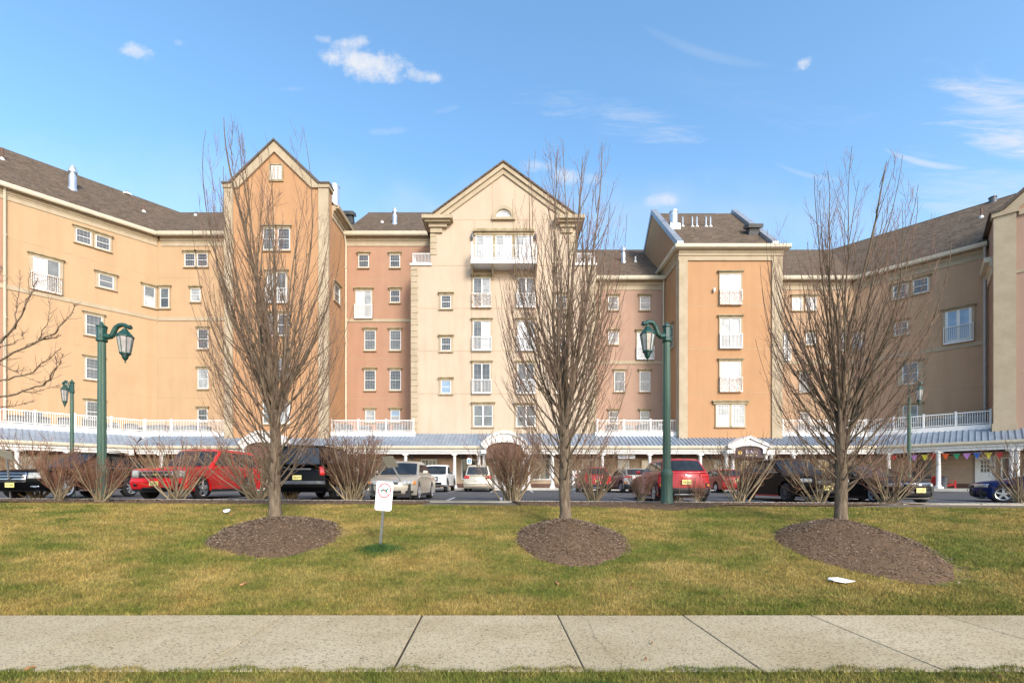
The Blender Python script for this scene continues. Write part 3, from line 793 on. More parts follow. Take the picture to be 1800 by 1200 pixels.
def quoins(px0, px1, y0, y1, side):
    m = MB(); z = F_C.Z(885, y1); zt = F_C.Z(885, y0); i = 0
    while z < zt - .2:
        z2 = min(z + .50, zt)
        a, b = F_C.U(px0), F_C.U(px1); d = .07 if i % 2 else 0
        F_C.box(m, a - (.03 if side < 0 else -d), b + (.03 if side > 0 else -d), z, z2 - .035, -.45, .05); z = z2; i += 1
    part(m, 'quoins', M_TRIM)
quoins(723, 735, 468, 764, -1); quoins(1035, 1047, 468, 764, 1); quoins(757, 768, 409, 448, -1); quoins(1002, 1013, 409, 448, 1)
joint_lines(F_C, zpx(F_C, 800, [467, 542, 617, 692]), F_C.U(735.5), F_C.U(1034.5), [(F_C.U(829), ZB + .3, zset - .05), (F_C.U(941), ZB + .3, zset - .05)])
joint_lines(F_C, [F_C.Z(885, 386.5)], F_C.U(797), F_C.U(973), [(F_C.U(866), F_C.Z(885, 386), F_C.Z(885, 306)), (F_C.U(905), F_C.Z(885, 386), F_C.Z(885, 306)),
            (F_C.U(834), F_C.Z(885, 405), F_C.Z(885, 388)), (F_C.U(936), F_C.Z(885, 405), F_C.Z(885, 388)), (F_C.U(866), F_C.Z(885, 405), F_C.Z(885, 388)), (F_C.U(905), F_C.Z(885, 405), F_C.Z(885, 388))])
# arched window in the gable
m = MB(); zc = F_C.Z(885, 383.5); ro, ri = 19.5 * YC / FPX, 13.2 * YC / FPX
def arc(r, n=18): return [(uc + r * math.cos(math.pi * i / n), zc + r * math.sin(math.pi * i / n)) for i in range(n + 1)]
A, B = arc(ro), arc(ri)
for i in range(18): F_C.poly(m, [B[i], A[i], A[i + 1], B[i + 1]], -.02, .16 if True else 0)
A2 = arc(ro - .25)
for i in range(18): F_C.poly(m, [A2[i], A[i], A[i + 1], A2[i + 1]], .155, .22)
F_C.box(m, uc - ro - .05, uc + ro + .05, zc - .2, zc, -.02, .22)
aw = part(m, 'window', M_TRIM); tag(aw, 'half round window')
m = MB(); F_C.poly(m, arc(ri), .01, .03); m.build('pane', M_PANE['white'], aw)
m = MB(); Ci, Co = arc(ri - .09), arc(ri)
for i in range(18): F_C.poly(m, [Ci[i], Co[i], Co[i + 1], Ci[i + 1]], .0, .08)
F_C.box(m, uc - ri, uc + ri, zc, zc + .09, 0, .08); m.build('window_frame', M_VINYL, aw)

# --- right tower
zeRT = F_T.Z(1283, 438); yr2 = 43.5; zr2 = 27.2
sl2 = (zr2 - zeRT) / (yr2 - YT)
m = MB(); m.prism([(x_rt0, YT, ZB), (x_rt0, YT, zeRT), (x_rt0, yr2, zr2), (x_rt0, 2 * yr2 - YT, zeRT), (x_rt0, 2 * yr2 - YT, ZB)], (x_rt1 - x_rt0, 0, 0))
tag(part(m, 'wall', M_ORANGE), 'orange tower block with side gables')
m = MB()
for sg in (1, -1):
    e = YT - .6 if sg > 0 else 2 * yr2 - YT + .6
    a = [Vector((x_rt0 + .3, e, zeRT - .6 * sl2 + .12)), Vector((x_rt1 - .3, e, zeRT - .6 * sl2 + .12)), Vector((x_rt1 - .3, yr2, zr2 + .12)), Vector((x_rt0 + .3, yr2, zr2 + .12))]
    if sg > 0: a[0].y = a[1].y = YT - .2; a[0].z = a[1].z = zeRT - .2 * sl2 + .12
    m.hexa([p - Vector((0, 0, .12)) for p in a] + a)
part(m, 'roof', M_ROOF)
for x0, x1 in ((x_rt0 - .08, x_rt0 + .42), (x_rt1 - .42, x_rt1 + .08)):
    m = MB()
    prof = [(YT + .35, zeRT + .35 * sl2), (yr2, zr2), (2 * yr2 - YT, zeRT), (2 * yr2 - YT, zeRT + .5), (yr2, zr2 + .5), (YT + .35, zeRT + .35 * sl2 + .5)]
    m.prism([(x0, y, z) for y, z in prof], (x1 - x0, 0, 0)); part(m, 'parapet', M_PARAPET)
m = MB()
prof = [(.0, -1.0), (.10, -1.0), (.10, -.66), (.16, -.62), (.16, -.44), (.22, -.40), (.22, -.26), (.42, -.2), (0, -.2)]
m.prism([(x_rt0 - .14, YT - a, zeRT + b + .06) for a, b in prof], (x_rt1 - x_rt0 + .28, 0, 0))
m.prism([(x_rt0 - a, YT + .02, zeRT + b + .06) for a, b in prof], (0, 4.4, 0))
m.prism([(x_rt1 + a, YT + .02, zeRT + b + .06) for a, b in prof], (0, 4.4, 0))
part(m, 'frieze', M_TRIM)
m = MB()
gp = [(.40, -.15), (.56, -.08), (.60, .16), (0, .16), (0, -.15)]
m.prism([(x_rt0 - .55, YT - a, zeRT + b) for a, b in gp], (x_rt1 - x_rt0 + 1.1, 0, 0))
m.prism([(x_rt0 - a, YT + .01, zeRT + b) for a, b in gp], (0, 4.4, 0))
part(m, 'gutter', M_GUTTER)
m = MB()
for a, b in ((1195, 1208), (1358, 1372)): F_T.box(m, F_T.U(a) - .1, F_T.U(b) + (.1 if a > 1300 else 0), ZB + .01, zeRT - .95, -.6, .12)
part(m, 'corner_pier', M_TRIM)
joint_lines(F_T, zpx(F_T, 1283, [537, 613, 689]), F_T.U(1208) + .02, F_T.U(1358) - .02, [(F_T.U(1260), F_T.Z(1283, 478), F_T.Z(1283, 453)), (F_T.U(1306), F_T.Z(1283, 478), F_T.Z(1283, 453))])

# --- end tower of the right wing
Pc = Vector((px_x(1749, 31.4), 31.4)); Pw = F_RW.P(u_rwe, 0)
dv = Vector((Pw.x - Pc.x, Pw.y - Pc.y)); F_E = Frame((Pc.x, Pc.y), (dv.y, -dv.x)); 
if F_E.u.x < 0: F_E = Frame((Pc.x, Pc.y), (-dv.y, dv.x))
zsE = CAMZ + (HZ - 376) * 31.4 / FPX; ln = dv.length
m = MB(); ridge_u = 4.6; F_E.poly(m, [(0, ZB), (9.2, ZB), (9.2, zsE), (ridge_u, zsE + 3.9), (0.3, zsE), (0, zsE)], -ln - 2, 0)
tag(part(m, 'wall', M_PINKR), 'pink gabled end tower')
m = MB(); F_E.box(m, -.08, .98, ZB + .3, zsE - .001, -.4, .12); F_E.box(m, -.15, 1.06, ZB + .01, ZB + .95, -.42, .17); F_E.box(m, -.18, 1.1, zsE - .3, zsE, -.45, .22)
part(m, 'corner_pier', M_TRIM)
m = MB(); gsE = 3.9 / (ridge_u - .3)
F_E.poly(m, [(.3, zsE - .05), (ridge_u, zsE + 3.85), (ridge_u, zsE + 3.1), (1.1, zsE - .05)], -.02, .16)
F_E.poly(m, [(1.1, zsE - .55), (9.2, zsE - .55), (9.2, zsE - .2), (1.1, zsE - .2)], -.02, .12)
part(m, 'gable_trim', M_TRIM)
m = MB(); F_E.poly(m, [(-.3, zsE + .005), (.3, zsE + .005), (ridge_u, zsE + 3.9), (ridge_u, zsE + 4.1), (.2, zsE + .17), (-.3, zsE + .17)], -ln - 2.2, .3); part(m, 'gable_coping', M_RIDGE)
zE = [F_E.Z(1772, y) for y in (481, 570, 659)]
band(F_E, .99, 9.2, zE[0] - .1, zE[0] + .14, .05)
joint_lines(F_E, zE[1:], -.09, 9.0)
m = MB(); F_E_side = Frame((Pc.x, Pc.y), (dv.x, dv.y))
prof = [(.0, -1.3), (.1, -1.3), (.1, -.8), (.2, -.7), (.2, -.45), (.45, -.4), (.5, -.1), (0, -.1)]
sx = -1 if F_E_side.n.x > 0 else 1
m.prism([tuple(F_E.P(-a, zsE + b - 2.6, -.5)) for a, b in prof], F_E.n * (-(ln - .55)))
part(m, 'frieze', M_GUTTER)

# --- bands and joint lines on the recessed walls and the wings
zbL = F_R.Z(300, 564); band(F_R, XL + .06, x_lt0, zbL, zbL + .32); band(F_LW, u8, -.06, zbL, zbL + .32); band(F_LW, u8 - 12, u8 - .02, zbL, zbL + .32)
zbl2 = F_R.Z(660, 566); band(F_R, x_lt1 + .02, u723 + .3, zbl2, zbl2 + .27)
zbR = F_R.Z(1100, 640); band(F_R, u1047 + .02, x_rt0 - .02, zbR, zbR + .3); band(F_R, x_rt1 + .02, XR_ - .06, zbR, zbR + .3); band(F_RW, .06, u_rwe - .05, zbR, zbR + .3)
zj = zpx(F_R, 300, [488, 629, 699]); joint_lines(F_R, zj, XL, x_lt0); joint_lines(F_LW, zj, u8, -.01)
joint_lines(F_R, zpx(F_R, 660, [491, 630, 700]), x_lt1, u723 + .3)
zj = zpx(F_R, 1100, [561, 704]); joint_lines(F_R, zj, u1047, x_rt0); joint_lines(F_R, zj, x_rt1, XR_); joint_lines(F_RW, zj, .01, u_rwe)
m = MB(); F_R.box(m, XL - .03, XL + .03, ZB, z_eL - 1, -.02, .006); part(m, 'control_joint', M_JOINT)

# --- windows
def window(fr, x0, x1, yt, yb, pane='dark', cols=3, rows=4, style='sash', head=True, casing=0.0, sill=True, join=None, hw=.13):
    c = (x0 + x1) / 2; u0, u1 = fr.U(x0), fr.U(x1); z0, z1 = fr.Z(c, yb), fr.Z(c, yt)
    f = .055; m = MB()
    for a, b, cc, d in ((u0, u0 + f, z0, z1), (u1 - f, u1, z0, z1), (u0 + f, u1 - f, z0, z0 + f * 1.2), (u0 + f, u1 - f, z1 - f, z1)): fr.box(m, a, b, cc, d, -.01, .075)
    um, zm = (u0 + u1) / 2, (z0 + z1) / 2
    if style == 'sash': fr.box(m, u0 + f, u1 - f, zm - .02, zm + .02, .0, .06)
    if style in ('slider', 'french'):
        w = .045 if style == 'slider' else .09
        fr.box(m, um - w, um + w, z0 + f, z1 - f, .0, .065)
        if style == 'french':
            for a, b in ((u0 + f, u0 + f + .1), (u1 - f - .1, u1 - f)): fr.box(m, a, b, z0 + f, z1 - f, 0, .06)
            fr.box(m, u0 + f, u1 - f, z0 + f, z0 + f + .25, 0, .058)
    if style == 'twin':
        fr.box(m, um - .05, um + .05, z0 + f, z1 - f, .0, .065); fr.box(m, u0 + f, um - .05, zm - .04, zm, 0, .06); fr.box(m, um + .05, u1 - f, zm - .04, zm, 0, .06)
    w = part(m, 'window', M_VINYL)
    if isinstance(pane, str): pane = (pane,)
    k = len(pane)
    for i, pk in enumerate(pane):
        m = MB()
        a = u0 + .03 + (u1 - u0 - .06) * i / k; b = u0 + .03 + (u1 - u0 - .06) * (i + 1) / k
        if k > 1 and style == 'sash':
            h = (z1 - z0 - .06) / k; fr.box(m, u0 + .03, u1 - .03, z1 - .03 - h * (i + 1), z1 - .03 - h * i - .001, .003, .02 + .003 * i)
        else: fr.box(m, a, b - .002, z0 + .03, z1 - .03, .003, .02)
        m.build('pane', M_PANE[pk], w)
    if cols > 1 or rows > 1:
        m = MB()
        for i in range(1, cols): u = u0 + (u1 - u0) * i / cols; fr.box(m, u - .008, u + .008, z0 + f, z1 - f, .018, .034)
        for j in range(1, rows): z = z0 + (z1 - z0) * j / rows; fr.box(m, u0 + f, u1 - f, z - .008, z + .008, .018, .033)
        m.build('muntin', M_GRID, w)
    cs = casing
    if casing:
        for a, b in ((u0 - cs, u0 - .002), (u1 + .002, u1 + cs)):
            m = MB(); fr.box(m, a, b, z0, z1, -.01, .09); m.build('casing', M_TRIM, w)
    if head:
        m = MB(); e = max(cs, .05) + .10
        fr.box(m, u0 - e + .08, u1 + e - .08, z1 + .002, z1 + .16, -.01, .12); fr.box(m, u0 - e, u1 + e, z1 + .16, z1 + .25, -.01, .22)
        m.build('head_trim', M_TRIMD, w)
    if sill:
        m = MB(); e = max(cs, .04) + .04
        fr.box(m, u0 - e, u1 + e, z0 - .12, z0 - .002, -.01, .15); m.build('sill', M_TRIM, w)
    return w, (u0, u1, z0, z1)
def rail_panel(fr, u0, u1, z0, h, n, w, mtl=None, name='balcony_rail', pitch=.11):
    m = MB()
    fr.box(m, u0, u1, z0 + h - .05, z0 + h, n - .03, n + .03); fr.box(m, u0, u1, z0, z0 + .05, n - .025, n + .025)
    k = max(2, int((u1 - u0) / pitch))
    for i in range(k + 1):
        u = u0 + .015 + (u1 - u0 - .03) * i / k; fr.box(m, u - .014, u + .014, z0 + .05, z0 + h - .05, n - .014, n + .014)
    for u in (u0, u1 - .05): fr.box(m, u, u + .05, z0 - .04, z0 + h + .05, .0, n + .035)
    fr.box(m, u0, u1, z0 - .06, z0 - .001, .0, n + .03)
    return m.build(name, mtl or M_VINYL, w)
def french(fr, x0, x1, yt, yb, yrail, pane=('mid', 'light'), cols=4, rows=5, mtl=None, casing=.10, style='slider', n=.2):
    w, (u0, u1, z0, z1) = window(fr, x0, x1, yt, yb, pane, cols, rows, style, True, casing, False)
    h = fr.Z((x0 + x1) / 2, yrail) - z0
    rail_panel(fr, u0 - .1, u1 + .1, z0 + .02, h, n, w, mtl); tag(w, 'tall glazed door behind a small balcony rail')
    return w
# centre block
for yt, yb, p1, p2 in ((489, 541, ('mid', 'light'), ('dark', 'mid')), (564.5, 616.5, ('mid', 'white'), ('white', 'mid')), (639, 691.5, ('dark', 'dark'), ('mid', 'dark'))):
    french(F_C, 832, 862, yt, yb, yb - 23.5, p1, 4, 5, M_RUST if yt < 500 else None)
    french(F_C, 910, 939, yt, yb, yb - 23.5, p2, 4, 5)
window(F_C, 832.5, 866, 712, 749.5, ('mid', 'mid'), 1, 1, 'twin', True, .12); window(F_C, 908, 941, 713, 749.5, ('mid', 'dark'), 1, 1, 'twin', True, .12)
for yt, p in ((519.5, 'dark'), (594, 'dark'), (668.5, 'blue')):
    window(F_C, 775.5, 793, yt, yt + 23, p, 4, 4, 'sash', True, .14); window(F_C, 977.5, 995, yt, yt + 23, 'dark' if p == 'blue' else p, 4, 4, 'sash', True, .14)
for a, b in ((836, 866), (871, 900), (906, 936)): window(F_C, a, b, 415, 458, ('light', 'white'), 6, 6, 'slider', False, 0, False)
m = MB(); F_C.box(m, F_C.U(834), F_C.U(937.5), F_C.Z(885, 414.5), F_C.Z(885, 409), -.01, .12); F_C.box(m, F_C.U(832), F_C.U(939), F_C.Z(885, 409), F_C.Z(885, 404.5), -.01, .26)
for a, b in ((866.4, 870.6), (900.4, 905.6)): F_C.box(m, F_C.U(a), F_C.U(b), F_C.Z(885, 458), F_C.Z(885, 415), -.01, .1)
part(m, 'head_trim', M_TRIMD)
# big balcony on the centre block
F_B = F_C.shift(1.25); zb0, zb1 = F_B.Z(885, 462.5), F_B.Z(885, 455.5)
m = MB(); ubl, ubr = F_B.U(827.5), F_B.U(944.5); F_C.box(m, ubl, ubr, zb0, zb1, .003, 1.25)
bal = part(m, 'balcony', M_WHITE)
m = MB(); zt = F_B.Z(885, 430); u = ubl + .08
F_B.box(m, ubl + .05, ubr - .05, zt - .06, zt, -.1, -.04); F_B.box(m, ubl + .05, ubr - .05, zb1 + .1, zb1 + .15, -.095, -.045)
for sd in (ubl + .05, ubr - .1):
    F_C.box(m, sd, sd + .05, zt - .06, zt, .05, 1.16); F_C.box(m, sd, sd + .05, zb1 + .1, zb1 + .15, .05, 1.16)
    for i in range(9): F_C.box(m, sd + .012, sd + .038, zb1 + .15, zt - .06, .1 + i * .12, .125 + i * .12)
while u < ubr - .08: F_B.box(m, u, u + .028, zb1 + .15, zt - .06, -.085, -.057); u += .125
m.build('balcony_rail', M_VINYL, bal)
for px in (829.5, 857, 885, 914, 942):
    m = MB(); u = F_B.U(px); F_B.box(m, u - .06, u + .06, zb1, zt + (.25 if px in (829.5, 942) else .03), -.13, -.01); m.build('post', M_VINYL, bal)
for px in (831, 866.5, 904.5, 941):
    m = MB(); u = F_C.U(px); F_C.poly(m, [(u - .07, zb0 - .75), (u + .07, zb0 - .75), (u + .07, zb0 - .003), (u - .07, zb0 - .003)], 0, .12)
    a = [F_C.P(u - .07, zb0 - .6, .12), F_C.P(u - .07, zb0 - .004, 1.1), F_C.P(u - .07, zb0 - .004, .12)]; m.prism(a, F_C.u * .14); m.build('bracket', M_TRIM, bal)
def lantern(fr, px, py, s=1.0, mtl=None):
    m = MB(); u, z = fr.U(px), fr.Z(px, py); p = fr.P(u, z, .16)
    m.lathe([(.02, .22 * s), (.10 * s, .14 * s), (.09 * s, -.1 * s), (.04 * s, -.2 * s)], p, 8); fr.box(m, u - .02, u + .02, z, z + .1, 0, .1)
    part(m, 'wall_lantern', mtl or M_DKMETAL)
lantern(F_C, 830, 418, 1.2); lantern(F_C, 941, 418, 1.2); lantern(F_T, 1254, 511, .9, M_WHITE)
# set-back terraces beside the gable
for a, b in ((723, 757), (1013, 1047)):
    F_k = F_C.shift(-.0); m = MB(); F_C.box(m, F_C.U(a) - .1, F_C.U(b) + .1, zset + .002, zset + .17, -3, .12); t = part(m, 'terrace_slab', M_WHITE)
    m = MB(); u0, u1 = F_C.U(a) + .1, F_C.U(b) - .05; z = zset + .17; h = .86
    F_C.box(m, u0, u1, z + h - .06, z + h, -.06, 0); F_C.box(m, u0, u1, z + .06, z + .11, -.055, -.005)
    k = 12
    for i in range(k + 1): u = u0 + (u1 - u0 - .03) * i / k; F_C.box(m, u, u + .03, z + .001, z + h - .06, -.045, -.015)
    us = u0 if a < 800 else u1 - .06
    F_C.box(m, us, us + .06, z + h - .06, z + h, -2.6, -.06)
    for i in range(20): F_C.box(m, us + .015, us + .045, z, z + h - .06, -.1 - i * .125, -.07 - i * .125)
    m.build('terrace_rail', M_VINYL, t)
# left tower
for yt, yb, p in ((402, 440, ('mid', 'dark')), (553, 590, ('dark', 'dark')), (631, 667, ('dark', 'mid')), (709, 744, ('mid', 'light'))):
    window(F_T, 463, 484, yt, yb, p[0], 4, 6); window(F_T, 489, 510, yt, yb, p[1], 4, 6)
french(F_T, 470, 504, 480, 533, 508, ('light', 'mid'), 4, 5)
w, _ = window(F_LTS, 587, 596, 503, 531, 'mid', 1, 1, 'sash', True, .12)
m = MB(); u0, u1, z0, z1 = F_T.U(476), F_T.U(496), F_T.Z(486, 317), F_T.Z(486, 291)
F_T.box(m, u0, u1, z0, z1, 0, .03)
for i in range(7): z = z0 + .07 + (z1 - z0 - .1) * i / 7; F_T.box(m, u0 + .05, u1 - .05, z, z + .07, .03, .07)
lv = part(m, 'louvre_vent', M_WHITE)
m = MB()
for a, b, c, d in ((u0 - .12, u0, z0 - .12, z1 + .1), (u1, u1 + .12, z0 - .12, z1 + .1), (u0, u1, z0 - .12, z0), (u0, u1, z1, z1 + .1)): F_T.box(m, a, b, c, d, 0, .1)
for u in (u0 + (u1 - u0) / 3, u0 + 2 * (u1 - u0) / 3): F_T.box(m, u - .025, u + .025, z0, z1, .03, .09)
m.build('vent_frame', M_TRIMD, lv)
# right tower
for yt, yb, p, mt in ((482, 536, ('white', 'white'), M_RUST), (559.5, 612.5, ('light', 'light'), None), (635.5, 688.5, ('white', 'white'), M_RUST)):
    french(F_T, 1266, 1301, yt, yb, yb - 24, p, 2, 1, mt, .14)
window(F_T, 1259, 1281, 711, 749, ('light', 'white'), 4, 4, 'sash', False, .1); window(F_T, 1285.5, 1307.5, 711, 749, 'light', 4, 4, 'sash', False, .1)
m = MB(); F_T.box(m, F_T.U(1253), F_T.U(1314), F_T.Z(1283, 710.5), F_T.Z(1283, 706), -.01, .16); F_T.box(m, F_T.U(1251), F_T.U(1316), F_T.Z(1283, 706), F_T.Z(1283, 704), -.01, .24); part(m, 'head_trim', M_TRIMD)
window(F_RTS, 1177, 1184.5, 575, 612, 'mid', 1, 1, 'sash', True, .1)
# recessed walls
for a, b in ((325.5, 344), (347.5, 365.5)): window(F_R, a, b, 446, 469, 'dark', 4, 4, 'sash', True, .09)
window(F_R, 336, 353, 508, 530.5, 'light', 3, 4); window(F_R, 348.5, 367, 579, 613, 'dark', 4, 6); window(F_R, 348.5, 367, 649, 683, 'light', 3, 6); window(F_R, 348.5, 365.5, 719, 741, 'dark', 3, 4)
window(F_R, 282.5, 298, 507, 541.5, ('mid', 'dark'), 1, 1, 'sash', True, .12)
for a in (630.5, 685.5): window(F_R, a, a + 18, 448.5, 470.5, 'dark', 4, 4)
window(F_R, 686, 703.5, 510.5, 532, 'dark', 4, 4)
french(F_R, 626, 653.5, 511, 560, 537, ('white', 'light'), 1, 1)
for x, y, p in ((641, 581, 'mid'), (685.5, 581, 'mid'), (641, 651, 'dark'), (685.5, 651, ('dark', 'dark'))): window(F_R, x, x + 19.5, y, y + 34.5, p, 4, 6)
window(F_R, 642.5, 659.5, 721, 741, 'light', 4, 4); window(F_R, 687, 703.5, 721, 741, ('blue', 'light'), 4, 4)
for x, y in ((1069, 522), (1124.5, 522)): window(F_R, x, x + 17.5, y, y + 23, 'mid', 4, 4, casing=.05)
window(F_R, 1069, 1087, 583.5, 605, 'light', 1, 1)
french(F_R, 1120, 1147, 584, 632, 611, ('white', 'white'), 1, 1)
window(F_R, 1079.5, 1098, 653.5, 688, 'mid', 1, 1); window(F_R, 1124, 1142.5, 653.5, 688, ('mid', 'mid'), 4, 6)
window(F_R, 1070, 1086, 723, 744, 'mid', 1, 1); window(F_R, 1125, 1141, 723, 744, 'mid', 1, 2)
window(F_R, 1391.5, 1409.5, 523, 545.5, 'white', 1, 1, 'slider', True, .05); window(F_R, 1415.5, 1434, 523, 545.5, ('dark', 'light'), 1, 1, 'slider', True, .05)
window(F_R, 1416, 1433, 586, 606, 'dark', 3, 4); window(F_R, 1404.5, 1423, 655.5, 689, ('dark', 'mid'), 1, 1); window(F_R, 1405.5, 1421.5, 725, 743, 'dark', 3, 3)
french(F_R, 1371.5, 1386, 586, 634, 612, ('dark',), 1, 1)
window(F_R, 1474, 1490, 585, 616, ('light', 'mid'), 1, 1, casing=.1)
# left wing
window(F_LW, 133.5, 160, 405, 428.5, 'dark', 4, 4, 'sash', True, .12); window(F_LW, 168, 193, 416, 438.5, 'dark', 4, 4, 'sash', True, .12)
french(F_LW, 58, 105, 455.5, 513, 484, ('white', 'mid'), 1, 1, M_RUST, .2)
window(F_LW, 173.5, 199.5, 484, 506.5, 'mid', 1, 3, 'sash', True, .2)
window(F_LW, 253, 272, 504.5, 539, ('mid', 'light'), 1, 1, 'sash', True, .14)
window(F_LW, 150.5, 179.5, 554.5, 590, 'dark', 4, 6, 'sash', True, .12); window(F_LW, 150.5, 180, 630.5, 667, 'dark', 4, 6, 'sash', True, .12); window(F_LW, 151.5, 180.5, 706, 742, 'dark', 4, 6, 'sash', True, .12)
# right wing
window(F_RW, 1570.5, 1595.5, 501, 524, 'mid', 4, 4, 'sash', True, .12); window(F_RW, 1605.5, 1632, 490.5, 515, 'mid', 4, 4, 'sash', True, .12)
french(F_RW, 1661.5, 1708, 544.5, 602, 573, ('blue', 'blue'), 1, 1, None, .16, 'french')
window(F_RW, 1573, 1596, 566, 588.5, 'mid', 4, 4, 'sash', True, .12); window(F_RW, 1497.5, 1515.5, 585, 615.5, ('light', 'blue'), 1, 1, 'sash', True, .12)
window(F_RW, 1586.5, 1614, 638, 674.5, 'mid', 3, 5, 'sash', True, .3); window(F_RW, 1587, 1613.5, 713, 744, 'mid', 3, 5, 'sash', True, .3)

# --- downpipes
def downpipe(fr, px, y0, y1, n=.14, mtl=None):
    m = MB(); u = fr.U(px); z1, z0 = fr.Z(px, y0), fr.Z(px, y1)
    m.tube([fr.P(u, z1 + .25, .5), fr.P(u, z1, .3), fr.P(u, z1 - .35, n), fr.P(u, z0, n)], .085, 8)
    z = z0 + 1.5
    while z < z1 - 1: fr.box(m, u - .1, u + .1, z, z + .05, 0, n + .09); z += 3
    part(m, 'downpipe', mtl or M_GUTTER, smooth=True)
downpipe(F_LW, 8.5, 331, 738); downpipe(F_R, 609, 424, 742); downpipe(F_R, 1165.5, 496, 742); downpipe(F_RW, 1731, 440, 745, mtl=M_GREY); downpipe(F_R, 1054, 497, 560)

# --- things on the roofs
def on_roof(fr, px, py, z_e, depth_pitch=PITCH):
    """point of a roof slope seen at this pixel"""
    lo, hi = 0.0, 7.0
    k = (px - CX) / FPX
    for _ in range(50):
        d = (lo + hi) / 2
        O = fr.O - fr.n * d; u = (k * O.y - O.x) / (fr.u.x - k * fr.u.y); Y = O.y + u * fr.u.y
        if CAMZ + (HZ - py) * Y / FPX > z_e + .3 + depth_pitch * d: lo = d
        else: hi = d
    p = fr.P(u, z_e + .3 + depth_pitch * d, -d); return p, p.y / FPX
def flue(fr, px, py, h_px, r_px, ze, mtl=M_STEEL, cap=True, name='roof_flue'):
    p, k = on_roof(fr, px, py, ze); h, r = h_px * k, r_px * k; m = MB()
    if cap:
        m.lathe([(r * 1.25, -.5), (r * 1.25, .0), (r, .1), (r, h * .55), (r * .75, h * .56), (r * .75, h * .68), (r * 1.15, h * .70), (r * 1.15, h * .84), (r * .7, h * .86), (r * .9, h * .88), (r * .6, h)], p, 14)
    else: m.lathe([(r * 1.2, -.6), (r * 1.2, .03), (r, .05), (r, h), (r * .8, h)], p, 14)
    return part(m, name, mtl, smooth=True)
def vent(fr, px, py, h_px, ze, mtl=M_PIPE, name='vent_pipe', r=.07):
    p, k = on_roof(fr, px, py, ze); m = MB(); m.lathe([(r, -.2), (r, h_px * k)], p, 8)
    w = part(m, name, mtl, smooth=True)
    m = MB(); m.lathe([(r * 2.4, -.12), (r * 2.2, .03), (r * 1.15, .14)], p, 10); m.build('pipe_flashing', M_WHITE, w)
flue(F_LW, 128, 332, 40, 5.5, z_eL); vent(F_LW, 253, 372, 14, z_eL); vent(F_LW, 4, 280, 20, z_eL)
vent(F_R, 344, 378.5, 6, z_eL, M_DKMETAL); flue(F_R, 694, 393, 27, 4.0, z_eL); vent(F_R, 672, 391, 10, z_eL)
flue(F_R, 1096, 460, 26, 4.0, z_eR); vent(F_R, 1117, 460, 9, z_eR, M_WHITE); vent(F_RW, 1725, 382, 17, z_eR)
flue(F_RW, 1745, 352, 8, 5, z_eR, M_DKMETAL)
vent(F_LW, 224, 341, 4, z_eL, M_DKMETAL, r=.16)
def skylight(p, w, d, h, tilt):
    m = MB(); Mx = Matrix.Translation(p) @ Matrix.Rotation(tilt, 4, 'X')
    def bx(x0, x1, y0, y1, z0, z1): m.hexa([Mx @ Vector(q) for q in ((x0, y0, z0), (x1, y0, z0), (x1, y1, z0), (x0, y1, z0), (x0, y0, z1), (x1, y0, z1), (x1, y1, z1), (x0, y1, z1))])
    bx(-w / 2, w / 2, -d / 2, d / 2, h * .55, h); bx(-w * .35, w * .35, -d * .35, d * .35, -.3, h * .55)
    part(m, 'roof_hatch', M_DKMETAL, bevel=(.03, 1))
p, k = on_roof(F_R, 614, 388, z_eL); skylight(p, 1.15, 1.0, .75, R(18))
def on_rt(px, py):
    lo, hi = YT, yr2
    for _ in range(50):
        Y = (lo + hi) / 2
        if px_z(py, Y) > zeRT + .12 + sl2 * (Y - YT): lo = Y
        else: hi = Y
    return Vector((px_x(px, Y), Y, px_z(py, Y)))
skylight(on_rt(1322, 411), 1.25, 1.0, .7, R(20))
p = on_rt(1184, 399); m = MB(); m.lathe([(.34, -.4), (.34, 1.25), (.38, 1.26), (.38, 1.36), (.30, 1.37)], p, 16); m.box(p.x - .42, p.x + .42, p.y - .42, p.y + .42, p.z - .6, p.z + .12); part(m, 'roof_flue', M_STEEL, smooth=True)
for px in (1200, 1217, 1225, 1241, 1249):
    p = on_rt(px, 398); m = MB(); m.lathe([(.055, -.2), (.055, .78)], p, 8); m.tube([p + Vector((0, 0, .76)), p + Vector((0, .05, .9)), p + Vector((0, .2, .98))], .05, 6)
    w = part(m, 'vent_pipe', M_STEEL, smooth=True); m = MB(); m.lathe([(.16, -.1), (.15, .02), (.07, .1)], p, 10); m.build('pipe_flashing', M_WHITE, w)
m = MB(); m.lathe([(.42, 0), (.42, 2.2), (.46, 2.22), (.46, 2.3), (.3, 2.3)], (px_x(588, 41.5), 41.5, px_z(372, 41.5)), 16); part(m, 'roof_flue', M_STEEL, smooth=True)

# --- canopy over the shops
ZE, SLO, CB = 4.33, .45, 2.15
F_CF = Frame((0, 34.7), (1, 0))
F_CL = F_LW.shift(5.3); F_CR = F_RW.shift(5.3)
def crossing(fr, Y): return (Y - fr.O.y) / fr.u.y
uL = crossing(F_CL, 34.7); xL = F_CL.P(uL, 0).x; uR = crossing(F_CR, 34.7); xR = F_CR.P(uR, 0).x
def canopy(fr, u0, u1, b0, b1):
    m = MB(); back = -2.75
    def top(u, n): return fr.P(u, ZE + .1 - SLO * n, n)
    a = [top(u0, .06), top(u1, .06), top(u1 + b1, back), top(u0 - b0, back)]
    m.hexa([p - Vector((0, 0, .07)) for p in a] + a)
    u = u0 + .06
    while u < u1:
        A, B = top(u, .07), top(u, back)
        e = fr.u * .028; h = Vector((0, 0, .065)); m.hexa([A - e, A + e, B + e, B - e, A - e * .6 + h, A + e * .6 + h, B + e * .6 + h, B - e * .6 + h]); u += .31
    return part(m, 'canopy_roof', M_SEAM)
